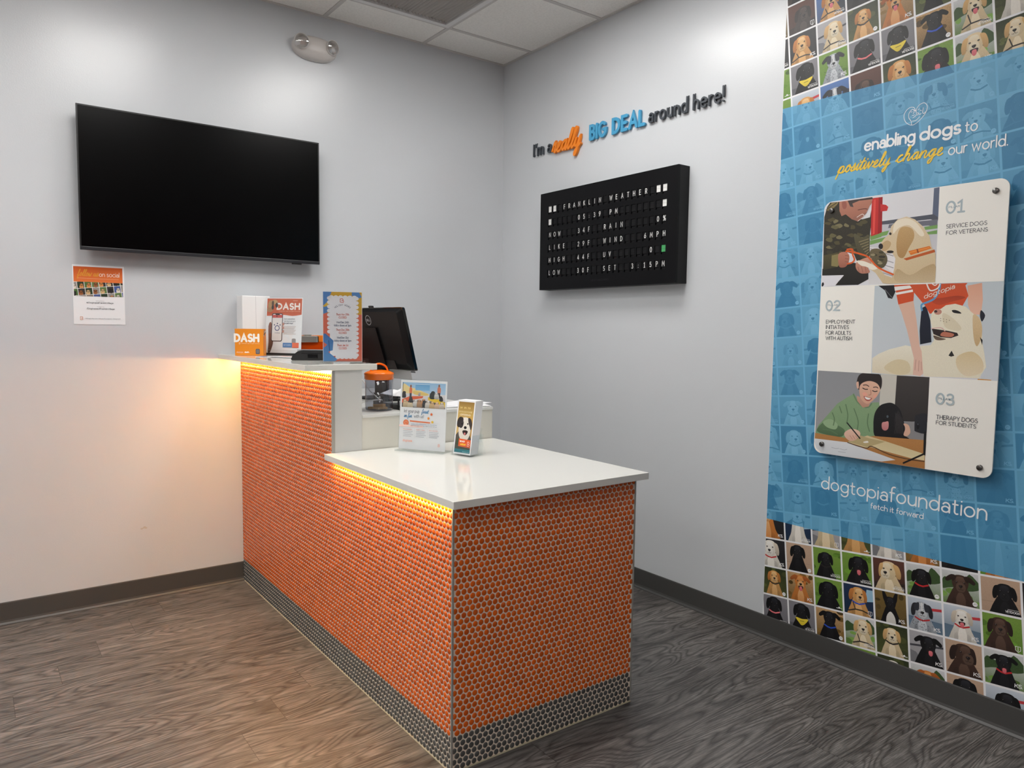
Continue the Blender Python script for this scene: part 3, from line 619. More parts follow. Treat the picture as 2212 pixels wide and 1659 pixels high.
(2,'p',(222,225,229),(212,215,220),0,0,[3.5,56,139.1,58.3,331.1,17.3,280.8,3.3,146.2,0.6,37.1,-0.9,11.3,17.1,1.4,43]),
(2,'s',(170,174,182),(170,174,182),0,1.8,[77.1,29,94.7,27.4,107.6,29.9]),
(2,'s',(170,174,182),(170,174,182),0,1.8,[106.1,16.2,123.3,16.9,136.2,17.3]),
(2,'s',(170,174,182),(170,174,182),0,1.7,[111.5,29.4,128.8,26.2,141.4,30.3]),
(2,'p',(214,196,152),(224,208,166),0,0,[143.3,58.8,220.3,95.1,296.3,81.1,433.8,54.1,433.3,30.7,389.6,31.6,306,42.5,234.5,52.2,222.7,46.6]),
(2,'p',(186,168,124),(186,168,124),0,0,[143.2,60.9,191.8,92.3,232.9,84.7,289.4,80.2,232.8,54.4,219.3,50.1]),
(2,'s',(92,64,42),(92,64,42),0,3.8,[143.4,58,185.7,49.5,220.7,46.3,240.4,55.4,306.4,34.7,382.5,26.7,433.4,27.7]),
(2,'b',(240,236,226),(240,236,226),0,0,[205.3,68.3,221.3,74.4,225.6,68.6,211.2,65.1]),
(2,'b',(232,194,174),(216,172,150),0,0,[128.8,95.9,153.3,112.8,182.6,110.6,192.5,95.6,174.2,72.3,151.5,65.2,131.3,79]),
(2,'s',(190,140,120),(190,140,120),0,2.1,[150.4,86.3,161.6,73.5]),
(2,'s',(190,140,120),(190,140,120),0,2.1,[162.1,87.8,172.4,74.9]),
(2,'s',(190,140,120),(190,140,120),0,2.1,[173.7,89.3,183.1,76.3]),
(2,'s',(20,20,24),(20,20,24),0,5,[137.5,134.6,191.6,80.2]),
(2,'b',(38,40,46),(38,40,46),0,0,[393.3,185.1,399.4,194.1,434.5,197.7,436.5,132.7,399,132,393.3,143.4]),
(2,'b',(18,18,22),(18,18,22),0,0,[410.5,154.5,409.9,147.3,407.4,142.6,404.1,142.2,401.1,146.3,399.7,153.3,400.4,160.5,402.9,165.1,406.2,165.5,409.1,161.4]),
(2,'b',(70,74,84),(70,74,84),0,0,[407.4,160.2,407,158.1,405.8,156.8,404.2,156.6,402.9,157.7,402.3,159.6,402.7,161.7,403.9,163,405.4,163.2,406.8,162.1]),
(2,'s',(22,22,24),(22,22,24),0,8.5,[431.5,132.1,432,102.9,433.1,54]),
(2,'s',(22,22,24),(22,22,24),0,6.4,[433.7,56,396.9,32.7,361,10.3]),
(0,'s',(196,190,160),(196,190,160),0,1.1,[464.5,883.8,474.7,883.4]),
(1,'s',(196,190,160),(196,190,160),0,1.3,[32.9,551.5,46,551.8]),
(2,'s',(196,190,160),(196,190,160),0,1,[468.4,215.2,478.8,216.2])]
TX_ = [
('01', 461.5, 909.0, 53.4, 38.3, (176, 190, 196), 0.17, 's', -0.0375),
('PILLAR', 468.4, 925.6, 35.7, 6.5, (66, 110, 134), 0.12, 's', -0.0224),
('SERVICE DOGS', 464.0, 856.7, 128.1, 12.9, (64, 66, 74), 0.13, 's', -0.0109),
('FOR VETERANS', 464.8, 834.5, 130.3, 12.6, (64, 66, 74), 0.13, 's', -0.0084),
('02', 27.2, 576.2, 56.6, 37.0, (176, 190, 196), 0.17, 's', 0.0177),
('PILLAR', 34.3, 594.2, 41.0, 5.7, (66, 110, 134), 0.12, 's', 0.0024),
('EMPLOYMENT', 29.7, 524.3, 120.0, 13.6, (64, 66, 74), 0.13, 's', -0.0075),
('INITIATIVES', 30.2, 502.8, 94.7, 13.6, (64, 66, 74), 0.13, 's', -0.0042),
('FOR ADULTS', 30.7, 480.5, 104.5, 13.7, (64, 66, 74), 0.13, 's', 0.0029),
('WITH AUTISM', 31.1, 459.0, 109.7, 13.7, (64, 66, 74), 0.13, 's', 0.0091),
('03', 463.5, 240.6, 56.9, 36.1, (176, 190, 196), 0.17, 's', 0.0141),
('PILLAR', 470.7, 256.0, 37.7, 6.7, (66, 110, 134), 0.12, 's', 0.0292),
('THERAPY DOGS', 466.8, 186.2, 133.8, 14.0, (64, 66, 74), 0.13, 's', 0.0217),
('FOR STUDENTS', 467.1, 166.9, 128.9, 12.9, (64, 66, 74), 0.13, 's', 0.0078),
('dogtopia', 402.5, 613.1, 103.2, 16.5, (240, 226, 214), 0.13, 's', 0.3566)]
WORLD = set()
def thing(name, label, cat, loc, group=None, world=True, rz=0, rx=0):
    """A thing's Empty at its base; with world=True its parts are written in room coordinates."""
    o = tag(empty(name, loc, rz, rx), label, cat, group)
    if world: WORLD.add(o.name)
    return o
def hold(o, p):
    o.parent = p
    r = p
    while r.parent: r = r.parent
    if r.name in WORLD and p is r: o.matrix_parent_inverse = Matrix.Translation(-r.location)
    return o
def P(mb, name, m, parent, **k): return hold(mb.build(name, m, None, **k), parent)
def B(name, m, parent, *a, **k): return P(MB().box(*a, **k), name, m, parent)
def PR(pr, name, fr, m, parent, base=0.0): return hold(pr.build(name, fr, m, None, base), parent)
def RW(u, v, w): return (-w, -u, v)          # right wall sheet: u along -y, v up, w off the wall
def LW(u, v, w): return (u, -w, v)           # left wall sheet
# ------------------------------------------------------------ materials
m_wall = wall_material(); m_floor = floor_material(); m_ceil = ceiling_material()
m_rear = mat('dark_rust_wall_paint', (120, 62, 40), .6); m_base = mat('charcoal_vinyl_cove', (72, 71, 70), .42)
m_tee = mat('white_ceiling_grid', (205, 200, 196), .5); m_white = mat('white_plastic', (226, 224, 220), .4)
m_quartz = mat('white_quartz_counter', (228, 227, 221), .07, spec=.5); m_cream = mat('cream_laminate', (222, 219, 208), .35)
m_panel = mat('white_painted_panel', (206, 206, 203), .4); m_black = mat('black_plastic', (18, 18, 20), .38)
m_satin = mat('black_satin_shell', (6, 6, 8), .45, spec=.3); m_gloss = mat('black_gloss_glass', (2, 2, 4), .06, spec=.5)
m_alu = mat('brushed_aluminium_trim', (176, 174, 168), .4, metal=.45); m_chrome = mat('polished_chrome', (226, 222, 214), .25, metal=.8)
m_steel = mat('dark_steel_screw', (112, 110, 108), .28, metal=1)
m_otile = tile_material('orange_glazed_penny_tile', (214, 93, 8), (202, 84, 8), .2)
m_gtile = tile_material('grey_glazed_penny_tile', (86, 86, 84), (76, 76, 75), .25)
m_grout = mat('beige_grout', (240, 226, 208), .8, spec=.2); m_paper = mat('white_paper', (236, 236, 238), .6, spec=.25)
m_ink = print_material('printed_paper', .5, .3); m_vinyl = print_material('printed_wall_vinyl', .42, .4); m_card = print_material('printed_panel', .4, .4)
m_board = mat('cream_sign_board', (247, 244, 237), .4); m_orange = mat('orange_card_box', (232, 138, 14), .45); m_oranged = mat('orange_gloss_tin', (196, 66, 8), .16, coat=.4)
m_olid = mat('orange_plastic_lid', (250, 118, 6), .22); m_acr = acrylic_material('clear_acrylic'); m_edge = acrylic_material('acrylic_edge', (250, 252, 252), .45, .10)
m_jar = acrylic_material('clear_jar_plastic', (238, 239, 242), .8, .06); m_lens = acrylic_material('clear_lamp_lens', (246, 246, 246), .5, .28)
m_light = mat('led_light_lens', (255, 253, 248), .5); b_ = m_light.node_tree.nodes['Principled BSDF']
b_.inputs['Emission Color'].default_value = (1, .985, .955, 1); b_.inputs['Emission Strength'].default_value = TROFFER
def led(name, s):
    m = mat(name, (255, 190, 90), .5); b = m.node_tree.nodes['Principled BSDF']
    b.inputs['Emission Color'].default_value = (1, .56, .17, 1); b.inputs['Emission Strength'].default_value = s; return m
m_led1 = led('warm_led_tape_tall', LED_TALL); m_led2 = led('warm_led_tape_low', LED_LOW)
m_cookie = mat('tan_biscuit', (196, 160, 104), .8); m_vent = mat('grey_white_vent', (196, 192, 188), .5); m_dark = mat('duct_dark_grey', (70, 68, 66), .8)  # last one: even dark grey for the vent's duct box and the ceiling slab
m_charc = mat('charcoal_cut_acrylic', (66, 71, 78), .4); m_orl = mat('orange_cut_acrylic', (244, 136, 30), .4); m_bll = mat('blue_cut_acrylic', (74, 158, 200), .4)
# ------------------------------------------------------------ the room
X0, Y0 = -6.2, -7.4
def struct(mb, name, m, parent=None): return tag(mb.build(name, m, parent), kind='structure')
struct(MB().box(X0, 0, Y0, 0, -.1, 0), 'floor', m_floor)
struct(MB().box(X0-.1, .12, 0, .12, 0, H+.3), 'wall_left', m_wall)
struct(MB().box(0, .12, Y0, 0, 0, H+.3), 'wall_right', m_wall)
struct(MB().box(X0-.1, .12, Y0-.12, Y0, 0, H+.3), 'wall_rear', m_rear)
struct(MB().box(X0-.1, X0, Y0, 0, 0, H+.3), 'wall_front', m_wall)
TX, TY, TP = -.596, -.2982, .6096            # ceiling grid lines: x = TX - k*TP, y = TY - k*TP
def gx(k): return TX-k*TP
def gy(k): return TY-k*TP
LIGHTS = ((2, 1, 2), (0, 1, 2), (4, 1, 2), (4, 5, 2), (7, 1, 2), (7, 5, 2), (4, 9, 2), (7, 9, 2))       # column, first row, rows; first two inferred from reflections, rest added for ambient light
VENT = (0, 0)
holes = {(c, r+i) for c, r, n in LIGHTS for i in range(n)} | {VENT}
cb = MB()
xs = [0]+[gx(k) for k in range(0, 10)]+[X0]; ys = [0]+[gy(k) for k in range(0, 12)]+[Y0]
for i in range(len(xs)-1):
    for j in range(len(ys)-1):
        if (i-1, j-1) in holes: continue
        cb.box(xs[i+1], xs[i], ys[j+1], ys[j], H+.003, H+.02)
ceil = struct(cb, 'ceiling', m_ceil)
tb = MB()
for k in range(0, 10): tb.box(gx(k)-.012, gx(k)+.012, Y0, 0, H, H+.03)
for k in range(0, 12): tb.box(X0, 0, gy(k)-.012, gy(k)+.012, H+.0002, H+.03)
tb.box(X0, 0, -.022, 0, H-.0004, H+.004); tb.box(-.022, 0, Y0, 0, H-.0006, H+.004)
struct(tb, 'trim_1', m_tee)
struct(MB().box(X0-.1, .12, Y0-.1, .12, H+.3, H+.36), 'ceiling_slab', m_dark)
def baseboard(name, fr, u0, u1):
    prof = [(0, .102), (.003, .102), (.0045, .098), (.0045, .02), (.007, .011), (.013, .004), (.014, 0), (0, 0)]
    mb = MB(); mb.prism(prof, u0, u1, fr, smooth=False); struct(mb, name, m_base)
baseboard('baseboard_left', lambda a, b, c: (c, -a, b), X0, -1.6721); baseboard('baseboard_left_inner', lambda a, b, c: (c, -a, b), -.9, 0)
baseboard('baseboard_right', lambda a, b, c: (-a, c, b), Y0, 0)
sm = Print()
for k, (dx, dz) in enumerate(((0, 0), (.010, .003), (.019, .001), (.013, .006))): sm.ell(-2.158+dx, .352+dz, .006, .004, (190, 184, 176))
tag(sm.build('wall_scuff', LW, m_ink, None, .0003), 'small brown scuff mark on the left wall below the flyer', 'scuff mark')
# ceiling lights outside the view, most of them added to raise ambient light
for i, (c, r, n) in enumerate(LIGHTS):
    x0, x1, y0, y1 = gx(c+1)+.013, gx(c)-.013, gy(r+n)+.013, gy(r)-.013
    o = thing('unseen_ceiling_light', 'one of the unseen recessed white light panels, most added to raise ambient light', 'ceiling light', ((x0+x1)/2, (y0+y1)/2, H), 'recessed ceiling light panels')
    fb = MB(); w = .022
    for a in ((x0, x1, y0, y0+w), (x0, x1, y1-w, y1), (x0, x0+w, y0+w, y1-w), (x1-w, x1, y0+w, y1-w)): fb.box(*a, H-.002, H+.04)
    fb.box(x0, x1, y0, y1, H+.04, H+.06); P(fb, 'frame', m_tee, o); B('diffuser', m_light, o, x0+w, x1-w, y0+w, y1-w, H+.006, H+.012)
# ceiling vent
x0, x1, y0, y1 = gx(1)+.013, gx(0)-.013, gy(1)+.013, gy(0)-.013
o = thing('ceiling_vent', 'square white return air grille with thin slats in the ceiling', 'vent', ((x0+x1)/2, (y0+y1)/2, H))
fb = MB(); w = .030
for a in ((x0, x1, y0, y0+w), (x0, x1, y1-w, y1), (x0, x0+w, y0+w, y1-w), (x1-w, x1, y0+w, y1-w)): fb.box(*a, H-.007, H+.03, b=.002)
P(fb, 'frame', mat('vent_frame_white', (226, 224, 222), .4), o); sb = MB(); n = 26
for k in range(n):
    cx = x0+w+(x1-x0-2*w)*(k+.5)/n
    sb.add([(cx-.007, y0+w, H+.020), (cx+.004, y0+w, H+.002), (cx+.007, y0+w, H+.004), (cx-.004, y0+w, H+.022), (cx-.007, y1-w, H+.020), (cx+.004, y1-w, H+.002), (cx+.007, y1-w, H+.004), (cx-.004, y1-w, H+.022)],
           [(0, 1, 2, 3), (7, 6, 5, 4), (0, 4, 5, 1), (1, 5, 6, 2), (2, 6, 7, 3), (3, 7, 4, 0)])
P(sb, 'slats', m_vent, o); B('duct_box', m_dark, o, x0, x1, y0, y1, H+.05, H+.06)
# ------------------------------------------------------------ emergency light on the left wall
o = thing('emergency_light', 'white oval emergency light with two round lamp heads high on wall', 'emergency light', (-1.268, 0, 2.835))
mb = MB(); vs = []; fs = []; nr, ns = 8, 40
for j in range(nr+1):
    t = j/nr*pi/2; rr, hh = cos(t)**.7 if j < nr else 0, sin(t)
    for i in range(ns):
        a = 2*pi*i/ns; ca, sa = cos(a), sin(a); e = .8
        vs.append((-1.262+.122*rr*math.copysign(abs(ca)**e, ca), -.012-.052*hh, 2.838+.062*rr*math.copysign(abs(sa)**.95, sa)))
for j in range(nr):
    for i in range(ns): fs.append((j*ns+i, j*ns+(i+1) % ns, (j+1)*ns+(i+1) % ns, (j+1)*ns+i))
mb.add(vs, fs, 0, True)
mb.prism([(-1.262+.122*math.copysign(abs(cos(2*pi*i/ns))**.8, cos(2*pi*i/ns)), 2.838+.062*math.copysign(abs(sin(2*pi*i/ns))**.95, sin(2*pi*i/ns))) for i in range(ns)], 0, .012, LW)
P(mb, 'housing', mat('warm_white_plastic', (214, 208, 204), .35), o)
bt = MB(); bt.lathe([(0, .004), (.003, .004), (.003, 0)], 12, fr=lambda x, y, z: (-1.262+x, -.047-z, 2.802+y)); P(bt, 'test_button', m_black, o)
for hx, hz, d in ((-1.345, 2.850, Vector((-.38, -.86, -.10))), (-1.183, 2.853, Vector((.20, -.95, -.14)))):
    d.normalize(); a = d.cross(Vector((0, 0, 1))).normalized(); b = a.cross(d); c = Vector((hx, -.047, hz))
    fr = lambda x, y, z, a=a, b=b, c=c, d=d: tuple(c+a*x+b*y+d*z)
    h = MB(); h.lathe([(0, -.034), (.018, -.03), (.03, -.006), (.037, .012), (.039, .018), (.036, .019), (.033, .012)], 28, fr=fr); hd = P(h, 'lamp_head', mat('lamp_head_plastic', (214, 209, 206), .35), o)
    r = MB(); r.lathe([(.033, .012), (.024, -.004), (.012, -.016), (.006, -.018), (0, -.018)], 24, fr=fr); q = P(r, 'reflector', mat('satin_reflector', (214, 210, 208), .3), hd); q.matrix_parent_inverse = hd.matrix_parent_inverse.copy()
    r = MB(); r.lathe([(.006, -.018), (.006, -.004), (0, -.001)], 12, fr=fr); P(r, 'bulb', mat('bulb_glass', (176, 172, 170), .2), hd)
    r = MB(); r.lathe([(.037, .0185), (.03, .0225), (.016, .0255), (0, .0265)], 24, fr=fr); P(r, 'lens', m_lens, hd)
# ------------------------------------------------------------ television
tx0, tx1, tz0, tz1 = -2.3936, -1.2686, 1.6879, 2.3321
o = thing('television', 'large black flat television mounted on the left wall', 'television', ((tx0+tx1)/2, 0, tz0))
B('back_housing', m_black, o, tx0+.012, tx1-.012, -.074, -.052, tz0+.01, tz1-.008, b=.006); B('electronics_bulge', m_satin, o, tx0+.2, tx1-.2, -.056, -.03, tz0+.03, tz0+.42, b=.01)
fb = MB()
for a in ((tx0, tx1, tz1-.006, tz1), (tx0, tx0+.006, tz0+.016, tz1-.006), (tx1-.006, tx1, tz0+.016, tz1-.006)): fb.box(a[0], a[1], -.0815, -.07, a[2], a[3])
P(fb, 'bezel', m_black, o); B('lower_bezel', mat('dark_grey_bezel', (38, 38, 42), .35), o, tx0, tx1, -.0835, -.07, tz0, tz0+.016, b=.002)
B('screen', mat('anti_glare_screen', (1, 1, 2), .24, spec=.2), o, tx0+.006, tx1-.006, -.080, -.073, tz0+.016, tz1-.006)
B('control_pad', m_black, o, tx1-.15, tx1-.10, -.082, -.068, tz0-.006, tz0+.001, b=.001); B('wall_mount', m_steel, o, -1.98, -1.68, -.032, 0, 1.80, 2.2, b=.003)
# ------------------------------------------------------------ flyer on the wall
px0, px1, pz0, pz1 = -2.419, -2.206, 1.351, 1.6255
o = thing('social_media_flyer', 'white and orange printed flyer taped to the wall below the television', 'flyer', ((px0+px1)/2, 0, pz0))
B('paper_sheet', m_paper, o, px0, px1, -.0018, -.0008, pz0, pz1)
pr = Print(); pw, ph = px1-px0, pz1-pz0
q = lambda u, v: (px0+u*pw, pz1-v*ph)
def rq(u0, u1, v0, v1, c, c2=None, g=0): pr.rect(px0+u0*pw, px0+u1*pw, pz1-v1*ph, pz1-v0*ph, c, c2, g)
rq(.02, .965, .03, .30, (206, 92, 36), (226, 120, 60))
pr.text('follow us', *q(.09, .185), .030, (220, 150, 50), .09, width=.40*pw, cursive=True); pr.text('on social', *q(.51, .185), .020, (240, 224, 210), .1, width=.39*pw)
for k in range(36): rq(.10+.022*k, .113+.022*k, .222, .228, (232, 190, 160))
pr.clip = [[q(.02, .525), q(.965, .525), q(.965, .285), q(.02, .285)]]; rnd = random.Random(5)
rq(.02, .965, .28, .525, (238, 236, 232)); lv0 = pr.lv
for r in range(3):
    for c in range(8):
        pr.layer(lv0); u = -.06+.138*c+.018*r; v = .27+.115*r-.012*c+.03; bgc = rnd.choice([(96, 122, 70), (58, 52, 50), (70, 92, 150), (120, 110, 100), (150, 146, 142), (80, 110, 60), (44, 60, 40)])
        pr.poly([q(u, v), q(u+.128, v-.010), q(u+.142, v+.098), q(u+.014, v+.108)], bgc, None, .15)
        f = rnd.choice([(214, 178, 130), (40, 36, 36), (222, 214, 200), (150, 92, 54), (60, 50, 46), (206, 140, 80)])
        x, y = q(u+.07+rnd.uniform(-.02, .02), v+.05); pr.ell(x, y-.008, .009, .008, f, None, .1); pr.ell(x, y, .0062, .006, f, tuple(int(k*.7) for k in f)); pr.ell(x-.006, y+.001, .002, .004, tuple(int(k*.6) for k in f)); pr.ell(x+.006, y+.001, .002, .004, tuple(int(k*.6) for k in f))
        pr.ell(x, y-.003, .0015, .001, (24, 22, 22))
pr.clip = []; pr.layer(lv0+9)
dk = (88, 92, 100)
pr.text('INSTAGRAM', *q(.51, .605), .0024, dk, .16, width=.16*pw, align='c'); pr.text('@DogtopiaFranklinVillage', *q(.51, .642), .0062, (62, 66, 74), .14, width=.52*pw, align='c')
pr.text('FACEBOOK', *q(.52, .705), .0024, dk, .16, width=.14*pw, align='c'); pr.text('/DogtopiaofFranklinVillage', *q(.52, .742), .0062, (62, 66, 74), .14, width=.54*pw, align='c')
pr.stroke([q(.125, .92), q(.125, .87), q(.165, .87), q(.172, .89), q(.15, .9), q(.175, .912), q(.16, .922), q(.125, .92)], .0016, (226, 156, 120)); pr.text('#doggydaycare #dogsofinstagram #dogtopia', *q(.22, .905), .0042, (150, 152, 156), .14, width=.68*pw)
PR(pr, 'printed_design', LW, m_ink, o, .0019)
# ------------------------------------------------------------ dimensional lettering on the right wall
o = thing('wall_slogan', 'raised slogan reading I\'m a really BIG DEAL around here! above the black board', 'wall sign', (0, -1.03, 2.34))
def word(name, m, strokes, w, z0=.004, z1=.016):
    mb = MB(); solid_text(mb, strokes, w, RW, z0, z1)
    for st in strokes[:1]: mb.box(-.004, 0, -st[0][0]-.003, -st[0][0]+.003, st[0][1]+.002, st[0][1]+.008)
    return P(mb, name, m, o)
def words(tx, u0, u1, base, cap, m, w, gap=.30):
    st, tot = layout(tx, False, gap, .46); sx = (u1-u0)/tot; x = 0; k = 0
    for ch in tx:
        if ch == ' ': x += .46; continue
        adv, ss = GL[ch]; word('letter', m, [[(u0+(x+p)*sx, base+v*cap) for p, v in q_] for q_ in ss], w); x += adv+gap
words("I'm a", .336, .500, 2.3985, .067, m_charc, .0082)
word('script_word', m_orl, place_text('really', .516, 2.386, .104, .244, True), .0128, .004, .020)
words('BIG', .842, .965, 2.4025, .070, m_bll, .0165, .30); words('DEAL', 1.020, 1.246, 2.4005, .070, m_bll, .0165, .30)
words('around here!', 1.279, 1.734, 2.4, .066, m_charc, .0084)
# ------------------------------------------------------------ split-flap board
ya, yb, za, zb, D = -.4945, -1.5405, 1.5849, 2.1432, .0786
o = thing('split_flap_sign', 'black flap message board showing the Franklin weather on the right wall', 'message board', (0, (ya+yb)/2, za))
mb = MB(); mb.box(-.066, 0, yb, ya, za, zb); P(mb, 'case', m_satin, o)
m_face = mat('matt_black_face', (4, 4, 7), .5, spec=.2); m_flap = mat('black_flap', (11, 11, 14), .6, spec=.3)
cp, rp, U0, V0 = .04169, .0728, .5815, 2.0465; ww, wh = .0285, .0460; wdy = -.0052
us = [U0+c*cp for c in range(22)]; vs_ = [V0-r*rp for r in range(6)]
mb = MB(); x0_, x1_ = -D, -.066
zz = [zb]+[e for v in vs_ for e in (v+wdy+wh/2, v+wdy-wh/2)]+[za]
for k in range(0, len(zz), 2): mb.box(x0_, x1_, yb, ya, zz[k+1], zz[k])
for v in vs_:
    uu = [-ya]+[e for u in us for e in (u-ww/2, u+ww/2)]+[-yb]
    for k in range(0, len(uu), 2): mb.box(x0_, x1_, -uu[k+1], -uu[k], v+wdy-wh/2, v+wdy+wh/2)
P(mb, 'front_panel', m_face, o)
ROWS = ['WW FRANKLIN WEATHER WW', 'W     05:39 PM       W', 'NOW   34F  RAIN     0%', 'LIKE  29F  WIND   6MPH', 'HIGH  44F  UV      0 Y', 'LOW   30F  SET  3:15PM']
m_char = mat('white_character_ink', (226, 226, 224), .5); m_grn = mat('green_flap', (70, 160, 96), .5); blank = MB()
def flap(mb, u, v):
    mb.box(-.0752, -.0662, -u-ww/2, -u+ww/2, v-.0165, v+.0002); mb.box(-.0752, -.0662, -u-ww/2, -u+ww/2, v+.0006, v+.0172)
    mb.box(-.0715, -.0662, -u-ww/2, -u+ww/2, v-.0282, v-.0172)
sq = {(0, 0), (0, 1), (0, 20), (0, 21), (1, 0), (1, 21)}
for r, row in enumerate(ROWS):
    for c, ch in enumerate(row):
        if ch == ' ': flap(blank, us[c], vs_[r]); continue
        mb = MB(); flap(mb, us[c], vs_[r])
        if (r, c) in sq or (r, c) == (4, 21):
            i = 2 if (r, c) == (4, 21) else 1
            for e in (-1, 1): mb.box(-.0756, -.0752, -us[c]-ww/2+.0006, -us[c]+ww/2-.0006, vs_[r]+(.0006 if e > 0 else -.0163), vs_[r]+(.0169 if e > 0 else 0), i)
        else:
            adv, ss = GL[ch]; s_ = .0235; sw = .78*s_; off = us[c]-adv*sw/2
            solid_text(mb, [[(off+p*sw, vs_[r]-.0117+q_*s_) for p, q_ in st] for st in ss], .0031, RW, .0752, .0756, 1)
        P(mb, 'character_flap', [m_flap, m_char, m_grn], o)
tag(P(blank, 'blank_flaps', m_flap, o), kind='stuff')
pr = Print(); pr.text('VESTABOARD', .94, 1.618, .0085, (34, 35, 40), .1, width=.142); PR(pr, 'maker_lettering', RW, m_card, o, D+.0002)
# ------------------------------------------------------------ wall mural of dog portraits
FUR = {'k': ((17, 17, 20), (10, 10, 12), (30, 30, 34), (46, 46, 53)), 'y': ((222, 200, 160), (206, 166, 112), (236, 222, 194), (242, 230, 206)), 'g': ((210, 156, 92), (184, 118, 58), (228, 184, 128), (236, 200, 146)),
       't': ((206, 126, 58), (168, 92, 40), (226, 176, 120), (224, 156, 92)), 'c': ((66, 46, 38), (44, 30, 26), (96, 74, 62), (104, 80, 68)), 'w': ((228, 222, 212), (202, 190, 174), (240, 236, 228), (246, 243, 238)),
       's': ((170, 176, 184), (40, 42, 48), (206, 210, 214), (214, 218, 222)), 'd': ((62, 52, 50), (46, 38, 37), (74, 64, 62), (86, 74, 70))}
BG = {'gr': ((120, 152, 66), (96, 136, 48), .16), 'dg': ((44, 52, 30), (78, 84, 44), .28), 'gy': ((132, 130, 136), (112, 110, 116), 0), 'dk': ((40, 38, 42), (28, 27, 30), .05), 'br': ((96, 60, 50), (60, 40, 36), .05), 'sk': ((88, 126, 186), (62, 78, 110), .03),
      'tn': ((190, 160, 136), (176, 148, 126), .08), 'ol': ((118, 96, 52), (96, 78, 40), .12), 'hy': ((196, 158, 112), (110, 84, 40), .3), 'wt': ((214, 214, 218), (96, 126, 60), .08), 'bl': ((34, 52, 84), (22, 42, 66), .04), 'pv': ((176, 174, 178), (150, 148, 150), .06), 'lk': ((204, 212, 222), (96, 116, 134), .03)}
